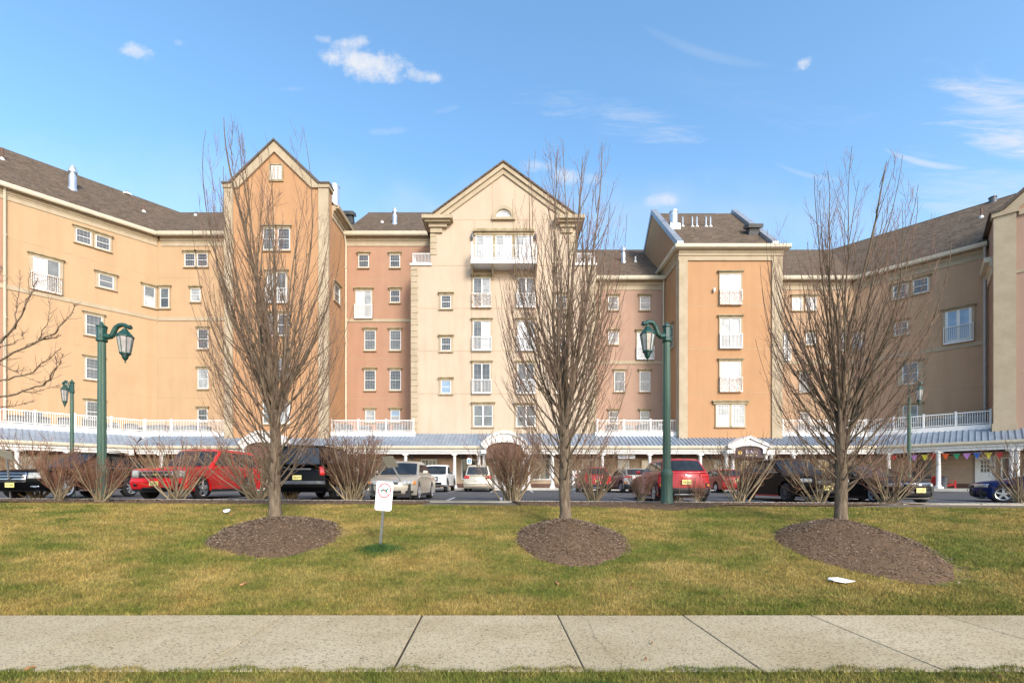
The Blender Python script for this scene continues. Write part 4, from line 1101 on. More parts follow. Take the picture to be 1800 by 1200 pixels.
canopy(F_CF, xL, xR, 1.0, 1.0); canopy(F_CL, uL - 13, uL, 0, 1.0); canopy(F_CR, uR, uR + 15, 1.0, 0)
for fr, a, b in ((F_CF, xL + .06, xR - .06), (F_CL, uL - 13, uL), (F_CR, uR, uR + 15)):
    m = MB(); prof = [(-.02, ZE - .16), (.10, ZE - .16), (.15, ZE - .06), (.16, ZE + .07), (-.02, ZE + .07)]
    m.prism([fr.P(a, z, n) for n, z in prof], fr.u * (b - a)); part(m, 'canopy_gutter', M_GUTTER)
    m = MB(); fr.box(m, a, b, 3.80, ZE - .165, -.45, -.16); fr.box(m, a, b, 4.0, ZE - .166, -.16, -.04); part(m, 'canopy_beam', M_WHITE)
    m = MB(); fr.box(m, a - 1, b + 1, 4.02, 4.08, -3.3, -.45); part(m, 'canopy_soffit', M_WHITE)
# terrace deck, kerb and railings
def deck(fr, u0, u1, n0=-2.1, back=-5.4, zt=5.70):
    m = MB(); fr.box(m, u0, u1, 5.0, zt - .06, back, n0 - .15); part(m, 'terrace_deck', M_GREY)
    m = MB(); fr.box(m, u0 - .02, u1 + .02, 5.18, zt, n0 - .15, n0 + .06); part(m, 'terrace_kerb', M_WHITE)
def railing(fr, u0, u1, n=-2.22, z=5.70, h=.98, step=2.05, lab=None):
    m = MB(); fr.box(m, u0, u1, z + h - .07, z + h - .005, n - .035, n + .035); fr.box(m, u0, u1, z + .08, z + .13, n - .03, n + .03)
    k = int((u1 - u0) / .125)
    for i in range(k + 1):
        u = u0 + (u1 - u0) * i / k; fr.box(m, u - .013, u + .013, z + .13, z + h - .07, n - .013, n + .013)
    r = part(m, 'terrace_railing', M_VINYL); 
    if lab: tag(r, lab)
    k = max(1, round((u1 - u0) / step))
    for i in range(k + 1):
        u = u0 + (u1 - u0) * i / k; m = MB(); fr.box(m, u - .055, u + .055, z + .001, z + h + .04, n - .055, n + .055)
        fr.box(m, u - .07, u + .07, z + h + .04, z + h + .09, n - .07, n + .07); m.build('post', M_VINYL, r)
ytr = 34.7 + 2.22
def Xr(px): return px_x(px, ytr)
xl_in = F_CL.P(crossing(F_CL.shift(-2.22), ytr), 0, -2.22).x; xr_in = F_CR.P(crossing(F_CR.shift(-2.22), ytr), 0, -2.22).x
deck(F_CF, xl_in, Xr(397)); railing(F_CF, xl_in, Xr(396))
deck(F_CF, Xr(576), Xr(730)); railing(F_CF, Xr(582), Xr(727))
deck(F_CF, Xr(1046), Xr(1194)); railing(F_CF, Xr(1050), Xr(1190))
deck(F_CF, Xr(1373), xr_in); railing(F_CF, Xr(1376), xr_in)
cl = crossing(F_CL.shift(-2.22), ytr); cr_ = crossing(F_CR.shift(-2.22), ytr)
deck(F_CL, cl - 13, cl); railing(F_CL, cl - 12.3, cl, step=2.05)
ur_e = F_CR.shift(-2.22).U(1741); deck(F_CR, cr_, ur_e + .3); railing(F_CR, cr_, ur_e, step=1.55)
# columns
def column(p, h, parent=bldg, r=.135):
    m = MB(); m.box(p.x - .2, p.x + .2, p.y - .2, p.y + .2, p.z, p.z + .12)
    m.lathe([(.19, .12), (.19, .2), (.15, .24), (r, .3), (r * 1.02, h * .4), (r * .86, h - .3), (r * .95, h - .28), (r * .95, h - .24), (r * .86, h - .22), (r * .9, h - .16), (.17, h - .1)], p, 18)
    m.box(p.x - .19, p.x + .19, p.y - .19, p.y + .19, p.z + h - .1, p.z + h - .002)
    return m.build('column', M_WHITE, parent, smooth=True)
WZ = 1.18
for px in (370, 541, 627, 713, 799, 842, 971, 1059, 1142, 1231, 1395, 1475):
    column(Vector((px_x(px, 35.0), 35.0, WZ)), 3.80 - WZ)
for px in (851, 919, 929, 423, 432, 490, 499, 1277, 1288, 1346, 1356): column(Vector((px_x(px, 34.85), 34.85, WZ)), 3.80 - WZ)
for px in (893,): column(Vector((px_x(893 if False else 885.5 + 5, 36.9), 36.9, WZ)), 3.80 - WZ)
for fr, px in ((F_CL, 228), (F_CL, 120), (F_CL, 30), (F_CR, 1562), (F_CR, 1649.5), (F_CR, 1778), (F_CR, 1788)):
    f2 = fr.shift(-.3); p = f2.P(f2.U(px), WZ); column(p, 3.80 - WZ)
column(Vector((px_x(284, 35.0), 35.0, WZ)), 3.80 - WZ)
# raised walk in front of the shops
m = MB(); m.box(xL - 6, xR + 6, WALK_Y, 41, .8, WZ)
F_CL.box(m, uL - 16, uL + 1, .8, WZ - .002, -6, .4); F_CR.box(m, uR - 1, uR + 18, .8, WZ - .002, -6, .4)
tag(m.build('shop_walk', M_CURB, bevel=(.02, 2)), kind='structure')
# porticos: curved (two) and gabled (one)
def portico(pc, hw_px, kind, Y=34.3):
    x = px_x(pc, Y); hw = hw_px * Y / FPX; m = MB(); z0 = 4.1
    fr = Frame((0, Y), (1, 0)); zt = px_z(757.5 if kind == 'arch' else 766.5, Y)
    n = 16
    if kind == 'arch':
        out = [(x - hw + 2 * hw * i / n, px_z(779, Y) + (zt - px_z(779, Y)) * (1 - (abs(2 * i / n - 1)) ** 1.9)) for i in range(n + 1)]
    else:
        out = [(x - hw + 2 * hw * i / n, px_z(783, Y) + (zt - px_z(783, Y)) * (1 - abs(2 * i / n - 1))) for i in range(n + 1)]
    ih = hw * (.80 if kind == 'arch' else .66); zi0 = px_z(790, Y); zi1 = px_z(776.5 if kind == 'arch' else 783, Y)
    inn = [(x - ih + 2 * ih * i / n, zi0 + (zi1 - zi0) * math.sqrt(max(0, 1 - (2 * i / n - 1) ** 2)) ** 1.0) for i in range(n + 1)]
    for i in range(n):
        fr.poly(m, [inn[i], inn[i + 1], (out[i + 1][0], out[i + 1][1] - .12), (out[i][0], out[i][1] - .12)], -.3, 0)
    for s_ in (-1, 1): fr.box(m, x + s_ * (ih + hw) / 2 - (hw - ih) / 2 - .02, x + s_ * (ih + hw) / 2 + (hw - ih) / 2 + .02, 3.8, zi0, -.32, .012)
    w = part(m, 'portico', M_WHITE)
    m = MB()
    for i in range(n):
        a, b = out[i], out[i + 1]
        fr.poly(m, [(a[0], a[1] - .16), (b[0], b[1] - .16), b, a], -.1, .12); fr.poly(m, [(a[0], a[1]), (b[0], b[1]), (b[0], b[1] + .05), (a[0], a[1] + .05)], -2.3, .17)
    m.build('portico_cornice', M_WHITE, w)
    if kind == 'arch':
        m = MB(); fr.poly(m, [(inn[0][0] - .0, px_z(805, Y))] + inn + [(inn[-1][0], px_z(805, Y))], -.2, -.15); m.build('portico_panel', M_SHOPD, w)
    return w
tag(portico(887, 41, 'arch'), 'curved white portico above a pair of columns'); tag(portico(461, 41, 'arch'), 'curved white portico behind the first tree'); tag(portico(1317, 38, 'gable'), 'small gabled portico over an arched sign')

# --- shop fronts under the canopy
YS = 37.6
F_S = Frame((0, YS), (1, 0)); F_SL = F_CL.shift(-2.9); F_SR = F_CR.shift(-2.9)
sl_c = crossing(F_SL, YS); sr_c = crossing(F_SR, YS)
m = MB(); F_S.box(m, F_SL.P(sl_c, 0).x, F_SR.P(sr_c, 0).x, WZ, 5.0, -.3, 0); w_ = part(m, 'shop_wall', M_SHOP)
m = MB(); F_SL.box(m, sl_c - 14, sl_c, WZ, 5.0, -.3, 0); part(m, 'shop_wall', M_SHOP)
m = MB(); F_SR.box(m, sr_c, sr_c + 16, WZ, 5.0, -.3, 0); part(m, 'shop_wall', M_SHOP)
m = MB()
F_S.box(m, F_SL.P(sl_c, 0).x, F_SR.P(sr_c, 0).x, WZ + .002, WZ + .34, 0, .04); F_SL.box(m, sl_c - 14, sl_c, WZ + .002, WZ + .34, 0, .04); F_SR.box(m, sr_c, sr_c + 16, WZ + .002, WZ + .34, 0, .04)
F_S.box(m, F_SL.P(sl_c, 0).x, F_SR.P(sr_c, 0).x, 3.62, 4.0, 0, .05); F_SL.box(m, sl_c - 14, sl_c, 3.62, 4.0, 0, .05); F_SR.box(m, sr_c, sr_c + 16, 3.62, 4.0, 0, .05)
part(m, 'shop_trim', M_SHOPD)
def shop_panel(fr, x0, x1):            # raised siding boards
    m = MB(); u0, u1 = fr.U(x0), fr.U(x1); z = WZ + .36
    while z < 3.55: fr.box(m, u0, u1, z, z + .33, 0, .03); z += .36
    part(m, 'shop_siding', M_SHOP)
def shop_window(fr, x0, x1, z0=1.9, z1=3.5, pane='dark', cols=2, rows=1, fm=None):
    m = MB(); u0, u1 = fr.U(x0), fr.U(x1)
    for a, b, c, d in ((u0 - .08, u0, z0 - .08, z1 + .08), (u1, u1 + .08, z0 - .08, z1 + .08), (u0, u1, z0 - .08, z0), (u0, u1, z1, z1 + .08)): fr.box(m, a, b, c, d, 0, .09)
    for i in range(1, cols): u = u0 + (u1 - u0) * i / cols; fr.box(m, u - .025, u + .025, z0, z1, .02, .08)
    for i in range(1, rows): z = z0 + (z1 - z0) * i / rows; fr.box(m, u0, u1, z - .02, z + .02, .02, .075)
    w = part(m, 'shop_window', fm or M_VINYL); m = MB(); fr.box(m, u0, u1, z0, z1, .004, .03); m.build('pane', M_PANE[pane], w)
def shop_door(fr, x0, x1, mtl, glass=None, cols=3, rows=3, zg=(2.0, 3.05), z1=3.35):
    u0, u1 = fr.U(x0), fr.U(x1); m = MB(); fr.box(m, u0, u1, WZ + .01, z1, .0, .055); d = part(m, 'shop_door', mtl)
    m = MB()
    for a, b in ((u0 - .12, u0 - .002), (u1 + .002, u1 + .12)): fr.box(m, a, b, WZ + .01, z1 + .12, 0, .1)
    fr.box(m, u0, u1, z1 + .002, z1 + .12, 0, .1); m.build('door_frame', mtl, d)
    m = MB(); fr.box(m, u1 - .14, u1 - .1, 2.1, 2.25, .055, .11); m.build('handle', M_CHROME, d)
    if glass:
        g0, g1 = u0 + .18, u1 - .18; m = MB(); fr.box(m, g0, g1, zg[0], zg[1], .056, .064); m.build('pane', M_PANE[glass], d)
        m = MB()
        for i in range(1, cols): u = g0 + (g1 - g0) * i / cols; fr.box(m, u - .02, u + .02, zg[0], zg[1], .064, .08)
        for i in range(1, rows): z = zg[0] + (zg[1] - zg[0]) * i / rows; fr.box(m, g0, g1, z - .02, z + .02, .064, .079)
        m.build('muntin', mtl, d)
shop_door(F_S, 777, 794, M_SHOPP); shop_window(F_S, 742, 766, 2.6, 3.45, 'dark', 4, 1); shop_window(F_S, 813, 842, 1.95, 3.45, 'dark', 2, 1)
shop_door(F_S, 872, 886, M_WHITE, 'mid', 2, 1, (1.45, 3.2)); shop_door(F_S, 888.5, 902, M_WHITE, 'mid', 2, 1, (1.45, 3.2))
shop_window(F_S, 932, 966, 1.9, 3.5, 'mid', 2); shop_window(F_S, 1024, 1050, 1.9, 3.45, 'mid', 1); shop_window(F_S, 985, 1010, 1.9, 3.4, 'dark', 1)
shop_door(F_S, 1088, 1103, M_WHITE, 'light', 1, 1, (1.9, 3.2)); shop_window(F_S, 1128, 1142, 1.9, 3.45, 'light', 1, 1, M_SHOP)
shop_window(F_S, 1180, 1215, 1.9, 3.4, 'dark', 2); shop_door(F_S, 1257, 1270, M_WHITE, 'dark', 2, 4, (1.5, 3.1))
shop_window(F_S, 1300, 1332, 1.7, 3.3, 'dark', 3, 2); shop_window(F_S, 1375, 1420, 1.9, 3.4, 'mid', 3); shop_window(F_S, 1440, 1500, 1.9, 3.4, 'dark', 3)
shop_window(F_S, 640, 700, 1.9, 3.4, 'dark', 3); shop_window(F_S, 530, 590, 1.9, 3.4, 'dark', 3); shop_window(F_S, 300, 360, 1.9, 3.4, 'dark', 3)
shop_window(F_SR, 1600, 1637, 1.9, 3.35, 'dark', 2, 1, M_SHOP); shop_panel(F_SR, 1652, 1710); shop_door(F_SR, 1718, 1746, M_WHITE, 'dark', 3, 3, (2.35, 3.2)); shop_window(F_SR, 1762, 1790, 1.9, 3.3, 'dark', 2)
shop_window(F_SL, 20, 70, 1.9, 3.4, 'light', 3); shop_window(F_SL, 130, 180, 1.9, 3.4, 'dark', 3); shop_panel(F_S, 700, 738); shop_panel(F_S, 1150, 1176); shop_panel(F_S, 1218, 1252)
for px in (725, 812, 1200, 1246): lantern(F_S, px, 803, 1.1)

# ------------------------------------------------------------------ condensers on the terraces
def condenser(fr, px, w, h, light, label, n=-3.1, grp='air conditioners on the terraces'):
    u = fr.U(px); p = fr.P(u, 5.645, n)
    t = thing('air_conditioner', label, 'air conditioner', p, math.atan2(fr.u.y, fr.u.x), grp)
    m = MB(); d = .72
    m.box(-w / 2, w / 2, -d / 2, d / 2, .05, h); m.box(-w / 2 - .02, w / 2 + .02, -d / 2 - .02, d / 2 + .02, h, h + .05)
    for x in (-w / 2 + .06, w / 2 - .06):
        for y in (-d / 2 + .06, d / 2 - .06): m.box(x - .04, x + .04, y - .04, y + .04, 0, .05)
    m.build('cabinet', M_ACL if light else M_AC, t)
    m = MB(); z = .12
    while z < h - .1: m.box(-w / 2 + .05, w / 2 - .05, -d / 2 - .018, -d / 2 - .001, z, z + .02); z += .055
    m.build('grille', M_DKMETAL if light else M_GREY, t)
    m = MB(); m.lathe([(min(w, d) * .38, 0), (min(w, d) * .36, .05), (.06, .09)], (0, 0, h + .05), 14); m.build('fan_guard', M_DKMETAL, t)
def anchors(lst, fmt):
    words_ = ['first', 'second', 'third', 'fourth', 'fifth', 'sixth', 'seventh', 'eighth', 'ninth', 'tenth', 'eleventh', 'twelfth']
    for i, a in enumerate(lst): yield a, fmt % words_[i]
for (px, w, h, l), lab in anchors([(28, .8, .62, 0), (57, .95, .95, 0), (76, .6, .62, 0), (112, .9, .72, 0), (155, 1.0, .85, 1), (192, .75, .6, 1), (222, .8, .62, 0), (256, .85, .6, 0)],
        'boxy grey condenser along the left wing terrace, %s from its outer end'): condenser(F_LW, px, w, h, l, lab, 2.2)
for (px, w, h, l), lab in anchors([(292, .9, .6, 1), (318, .95, .66, 0), (345, .85, .6, 1), (368, .9, .62, 0), (388, .7, .6, 0)], 'condenser below the left tan wall, %s from the inner corner of the wing'): condenser(F_R, px, w, h, l, lab, 2.1)
for (px, w, h, l), lab in anchors([(603, .7, .85, 1), (624, .8, .70, 0), (654, .9, .62, 1), (685, .85, .78, 0), (712, .9, .68, 0)], 'condenser below the salmon pink wall, %s from the orange gabled tower'): condenser(F_R, px, w, h, l, lab, 2.0)
for (px, w, h, l), lab in anchors([(1066, .9, .66, 0), (1093, .8, .6, 1), (1117, .85, .66, 0), (1137, .7, .6, 0), (1151, .8, .78, 1)], 'condenser below the dusty pink wall, %s from the cream central block'): condenser(F_R, px, w, h, l, lab, 2.0)
for (px, w, h, l), lab in anchors([(1384, .7, .64, 0), (1405, .75, .6, 0), (1430, .8, .62, 0), (1455, .8, .64, 0), (1482, .8, .6, 0)], 'condenser below the peach recessed wall, %s from the right tower'): condenser(F_R, px, w, h, l, lab, 2.0)
for (px, w, h, l), lab in anchors([(1512, .8, .62, 0), (1536, .85, .62, 0), (1562, .9, .6, 0), (1590, .9, .64, 0), (1618, .8, .62, 1), (1648, 1.0, .72, 0), (1680, 1.1, .85, 1), (1711, 1.0, .9, 0)],
        'condenser along the peach right wing, %s from its inner corner'): condenser(F_RW, px, w, h, l, lab, 2.0)

# ------------------------------------------------------------------ trees and shrubs
def branch(rnd, p, d, L, n, up, wob):
    """a path that starts in direction d and bends towards vertical"""
    pts = [Vector(p)]; d = Vector(d).normalized(); st = L / n
    for i in range(n):
        d = (d + Vector((0, 0, up / n)) + Vector((rnd.gauss(0, wob), rnd.gauss(0, wob), rnd.gauss(0, wob * .6)))).normalized()
        pts.append(pts[-1] + d * st)
    return pts
def along(pts, t):
    f = t * (len(pts) - 1); i = min(int(f), len(pts) - 2); a = f - i
    return pts[i].lerp(pts[i + 1], a), (pts[i + 1] - pts[i]).normalized()
def side_dir(rnd, d, ang, outward=None):
    a = d.cross(Vector((rnd.gauss(0, 1), rnd.gauss(0, 1), rnd.gauss(0, 1)))).normalized()
    if outward is not None and a.dot(outward) < 0 and rnd.random() < .7: a = -a
    return (d * math.cos(ang) + a * math.sin(ang)).normalized()
def bare_tree(label, base, H, spread, seed, trunk_r=.125, first=.62, nlow=42, nlead=14, twig=.15):
    rnd = random.Random(seed)
    t = thing('bare_tree', label, 'tree', base, 0, 'vase shaped bare trees on the lawn')
    tr, tw = MB(), MB()
    zt = H * .30
    trunk = [Vector((0, 0, -.15)), Vector((0, 0, .05))] + [Vector((rnd.gauss(0, .012), rnd.gauss(0, .012), z)) for z in (.3, .7, 1.2, 1.7, 2.2, zt)]
    r0 = trunk_r
    tr.tube(trunk, [r0 * 1.55, r0 * 1.22, r0 * 1.0, r0 * .97, r0 * .95, r0 * .86, r0 * .76, r0 * .60], 12)
    limbs = []
    EH = [0, .08, .16, .27, .38, .55, .70, .87, 1.0]; EV = [.3, 1.0, 1.5, 1.78, 1.86, 1.74, 1.52, 1.26, .95]
    def fit(pts):                                # keep the crown inside its egg shaped outline
        o = []
        for p in pts:
            r = math.hypot(p.x, p.y); e = float(np.interp(p.z / H, EH, EV)) * spread / 1.68 * 1.26
            k = e * math.tanh(r / e) / r if r > 1e-4 else 1
            z = p.z if p.z < .88 * H else .88 * H + .12 * H * math.tanh((p.z - .88 * H) / (.12 * H))
            o.append(Vector((p.x * k, p.y * k, z)))
        return o
    # central leaders that carry the crown up
    az0 = rnd.uniform(0, 6.28)
    for i in range(nlead):
        az = az0 + 6.28 * i / nlead + rnd.uniform(-.35, .35); h0 = zt * rnd.uniform(.62, 1.0); tilt = R(rnd.uniform(6, 20))
        if i == 0: h0, tilt = zt * .98, R(2.5)
        top = H * (1.0 if i == 0 else rnd.uniform(.80, .99)); L = (top - h0) * 1.015
        r = r0 * (rnd.uniform(.26, .40) if i else .55)
        limbs.append((branch(rnd, (0, 0, h0), (math.sin(tilt) * math.cos(az), math.sin(tilt) * math.sin(az), math.cos(tilt)), L, 16, .30, .036), r, 1))
    for i in range(nlow):
        az = az0 + 2.399 * i + rnd.uniform(-.3, .3); f = i / (nlow - 1)
        h0 = first + (zt * 1.12 - first) * f ** 1.15; tilt = R(rnd.uniform(50, 66) - 22 * f)
        top = H * (rnd.uniform(.28, .50) + .42 * f)
        L = min((top - h0) * 1.12, spread * (1.75 + 1.9 * f)) * rnd.uniform(.85, 1.08)
        r = r0 * (.11 + .13 * f) * rnd.uniform(.85, 1.15)
        limbs.append((branch(rnd, (0, 0, h0), (math.sin(tilt) * math.cos(az), math.sin(tilt) * math.sin(az), math.cos(tilt)), L, 14, 1.15 - .5 * f, .055), r, 0))
    for pts, r, lead in limbs:
        pts = fit(pts); n = len(pts); tr.tube(pts, [max(.0042, r * (1 - .93 * (j / (n - 1)) ** .8)) for j in range(n)], 7)
        L = sum((pts[j + 1] - pts[j]).length for j in range(n - 1))
        k = int(L / (.30 if lead else .29))
        for j in range(k):
            f = .12 + .86 * (j + rnd.random()) / k
            p, d = along(pts, f); out = Vector((p.x, p.y, 0)); out = out.normalized() if out.length > .05 else None
            l2 = (.35 + .62 * L * (1 - f) * rnd.uniform(.35, .75)) * rnd.uniform(.7, 1.15); l2 = min(l2, 1.9)
            sub = fit(branch(rnd, p, side_dir(rnd, d, R(rnd.uniform(18, 36)), out), l2, 6, .55, .05))
            rr = max(.0036, r * (1 - .9 * f ** .8) * .55); rr = min(rr, .014)
            (tr if rr > .007 else tw).tube(sub, [max(.0024, rr * (1 - .75 * q / 6)) for q in range(7)], 4)
            k3 = int(l2 / twig)
            for q in range(k3):
                f3 = .15 + .85 * (q + rnd.random()) / k3; p3, d3 = along(sub, f3)
                l3 = rnd.uniform(.10, .42) * (1.15 - .5 * f3)
                tw.tube(branch(rnd, p3, side_dir(rnd, d3, R(rnd.uniform(18, 40))), l3, 3, .45, .07), [.0031, .0027, .0022, .0015], 3)
    tr.build('trunk', M_BARK, t, smooth=True, sharp=80); tw.build('crown', M_TWIG, t)
    return t
tb = [b[1] for b in BEDS]
bare_tree('bare vase shaped tree in front of the left orange tower', hit(483, 921) + Vector((0, 0, .02)), 8.35, 1.72, 3)
bare_tree('bare vase shaped tree in front of the cream central block', hit(993, 926) + Vector((0, 0, .02)), 8.0, 1.66, 14, .118)
bare_tree('bare vase shaped tree on the long mulch mound to the right', hit(1478, 927) + Vector((0, 0, .02)), 7.6, 1.85, 27, .118)
# the tree at the left edge, mostly out of the picture
def edge_tree():
    rnd = random.Random(5); Y = 9.2; base = Vector((px_x(-190, Y), Y, 0)); base.z = ground(base.x, Y)
    t = thing('bare_tree', 'bare tree reaching in from the left edge with long arching branches', 'tree', base)
    tr, tw = MB(), MB()
    def P(px, py, dy=0): q = Vector((px_x(px, Y + dy), Y + dy, px_z(py, Y + dy))); return q - base
    tr.tube([Vector((0, 0, -.2)), Vector((0, 0, .1)), P(-188, 760), P(-184, 640), P(-178, 520), P(-180, 380), P(-176, 260)], [.2, .15, .13, .11, .08, .05, .02], 10)
    L = [
        [(-184, 690), (-110, 655), (-40, 625), (0, 603), (25, 577), (42, 545), (56, 515), (61, 500), (67, 488)], [(25, 577), (31, 545), (33, 520), (35, 475)], [(42, 545), (52, 520), (54, 480)],
        [(-184, 720), (-110, 690), (-40, 655), (0, 635), (40, 613), (75, 597), (98, 585), (118, 562), (128, 545), (134, 534)], [(40, 613), (70, 590), (85, 560), (86, 530)], [(75, 597), (92, 595), (104, 590)],
        [(-184, 745), (-100, 715), (-30, 690), (0, 668), (40, 660), (65, 648), (85, 632), (108, 612)], [(-30, 640), (0, 640), (30, 655), (75, 676)],
        [(-184, 770), (-100, 730), (-30, 705), (0, 697), (40, 688), (75, 676), (90, 662), (106, 637), (111, 623)], [(75, 676), (95, 664), (100, 640), (97, 627)],
        [(-100, 730), (-20, 722), (10, 714), (40, 711), (60, 704)], [(0, 612), (12, 606), (40, 595), (40, 583)], [(-184, 560), (-80, 520), (-20, 500), (0, 480), (3, 470)], [(40, 688), (60, 690), (110, 676)],
    ]
    for i, l in enumerate(L):
        dy = rnd.uniform(-.5, .5) if i not in (1, 2, 4, 5, 7, 9, 11) else 0
        pts = [P(a, b, 0) for a, b in l]
        fine = []
        for a, b in zip(pts[:-1], pts[1:]):
            for q in range(3): fine.append(a.lerp(b, q / 3) + Vector((rnd.gauss(0, .006), rnd.gauss(0, .02), rnd.gauss(0, .006))))
        fine.append(pts[-1]); n = len(fine); r = .028 if len(l) > 6 else .011
        tr.tube(fine, [max(.004, r * (1 - .85 * j / (n - 1))) for j in range(n)], 6)
        k = n * 3
        for j in range(k):
            p, d = along(fine, rnd.uniform(.2, 1)); l3 = rnd.choice([.03, .04, .05, .05, .12, .25])
            tw.tube(branch(rnd, p, side_dir(rnd, d, R(rnd.uniform(35, 60))), l3, 3, .5, .06), [.005, .0042, .0036, .003], 4)
    for i in range(26):                       # the rest of its crown, outside the picture
        az = rnd.uniform(1.8, 4.6); p = Vector((0, 0, rnd.uniform(1.2, 5))); tilt = R(rnd.uniform(40, 65))
        b = branch(rnd, p, (math.sin(tilt) * math.cos(az), math.sin(tilt) * math.sin(az), math.cos(tilt)), rnd.uniform(1.2, 2.4), 8, .8, .05)
        tr.tube(b, [.025 * (1 - .8 * j / 8) for j in range(9)], 6)
        for j in range(14):
            q, d = along(b, rnd.uniform(.2, 1)); tw.tube(branch(rnd, q, side_dir(rnd, d, R(40)), rnd.uniform(.2, .6), 4, .4, .07), [.006, .005, .004, .003, .003], 4)
    tr.build('trunk', M_BARK, t, smooth=True, sharp=80); tw.build('crown', M_TWIG, t)
edge_tree()

def shrub_mesh(seed, w, h, nstem, dense=1.0, vee=1.0):
    rnd = random.Random(seed); st, tw = MB(), MB()
    for i in range(nstem):
        az = 2.399 * i + rnd.uniform(-.3, .3); f = (i + .5) / nstem; tilt = R(8 + 46 * math.sqrt(f) * vee + rnd.uniform(-5, 5))
        L = h * rnd.uniform(.72, 1.0) / math.cos(tilt) ** .55
        d = Vector((math.sin(tilt) * math.cos(az), math.sin(tilt) * math.sin(az), math.cos(tilt)))
        p0 = Vector((rnd.gauss(0, .055), rnd.gauss(0, .055), -.03))
        pts = branch(rnd, p0, d, L * .9, 9, .28, .05); r = rnd.uniform(.010, .019)
        st.tube(pts, [max(.0035, r * (1 - .8 * j / 9)) for j in range(10)], 5)
        k = int(9 * dense)
        for j in range(k):
            f2 = .25 + .75 * (j + rnd.random()) / k; p, dd = along(pts, f2); l2 = rnd.uniform(.22, .55) * h * (.75 if f2 < .5 else .55)
            sub = branch(rnd, p, side_dir(rnd, dd, R(rnd.uniform(22, 48))), l2, 4, .45, .09)
            tw.tube(sub, [.0046, .004, .0034, .0028, .0022], 3)
            for q in range(int(3.2 * dense)):
                p3, d3 = along(sub, rnd.uniform(.25, 1)); tw.tube(branch(rnd, p3, side_dir(rnd, d3, R(rnd.uniform(25, 55))), rnd.uniform(.07, .22), 2, .6, .1), [.0034, .0028, .0022], 3)
    return st, tw
SHR = {}
def shrub(px, py, wpx, toppx, kind, label, rz=0.0, Y=None):
    p = hit(px, py) if Y is None else Vector((px_x(px, Y), Y, ground(px_x(px, Y), Y)))
    p.z = ground(p.x, p.y) + .02
    h = (p.z * 0 + px_z(toppx, p.y) - p.z); w = wpx * p.y / FPX
    key = kind
    t = thing('bare_shrub', label, 'shrub', p, rz, 'bare shrubs along the parking lot kerb')
    if key not in SHR:
        seed, n, dn, v, mt = {'tall': (2, 28, .85, 1.0, M_STWIG), 'wide': (9, 26, .72, 1.1, M_STWIG), 'red': (4, 26, 1.1, .95, M_STWIGR), 'low': (6, 22, 1.2, 1.15, M_STWIGR), 'dense': (8, 44, 1.15, .85, M_STWIG)}[key]
        st, tw = shrub_mesh(seed, 1, 1, n, dn, v)
        a = st.build('stems', M_STEM, t, smooth=True, sharp=80); b = tw.build('twigs', mt, t)
        xs_ = sorted(v_[0] for v_ in tw.v); zs_ = sorted(v_[2] for v_ in tw.v); n_ = len(xs_); ws = xs_[int(n_ * .985)] - xs_[int(n_ * .015)]; hs = zs_[int(n_ * .975)]
        SHR[key] = (a.data, b.data, ws, hs)
    else:
        for nm, me in zip(('stems', 'twigs'), SHR[key][:2]):
            o = bpy.data.objects.new(nm, me); COL.objects.link(o); o.parent = t
    ws, hs = SHR[key][2:]
    t.scale = (w / ws, w / ws, h / hs)
SHRUBS = [
    (62, 876, 135, 768, 'wide', 'tall spreading bare shrub in front of the black utility vehicle grille', .3),
    (104, 880, 68, 800, 'red', 'reddish bare shrub beside the front wheel of the black vehicle', 1.1),
    (176, 883, 85, 798, 'red', 'reddish bare shrub around the foot of the left green lamp post', 2.0),
    (309, 880, 140, 768, 'wide', 'open spreading bare shrub in front of the red utility vehicle', 2.4),
    (452, 879, 150, 776, 'tall', 'bare shrub behind the trunk of the first tree', .9),
    (512, 878, 90, 790, 'tall', 'bare shrub right of the first tree before the black truck', 3.9),
    (619, 879, 128, 768, 'dense', 'dense bare shrub between the black truck and the silver sedan', 1.7),
    (900, 881, 112, 768, 'dense', 'dense rounded bare shrub in front of the curved portico', 2.9),
    (1044, 882, 112, 782, 'tall', 'bare shrub before the far red vehicle, right of the middle tree', .2),
    (1126, 884, 48, 830, 'red', 'small reddish bare shrub left of the right green lamp post', .8),
    (1194, 884, 46, 845, 'low', 'low dry shrub just right of the right lamp post base', 1.4),
    (1226, 885, 40, 838, 'low', 'low dry shrub under the rear bumper of the red crossover', 2.8),
    (1299, 884, 120, 774, 'wide', 'wide bare shrub in front of the gabled portico sign', 3.3),
    (1433, 885, 112, 782, 'tall', 'bare shrub left of the third tree before a black vehicle', 1.2),
    (1562, 886, 112, 790, 'tall', 'bare shrub between the third tree and the black sedan', 4.4),
    (1797, 886, 110, 782, 'wide', 'bare shrub at the right edge in front of the blue sedan', .6),
]
for s_ in SHRUBS: shrub(s_[0], s_[1], s_[2], s_[3], s_[4], s_[5], s_[6])

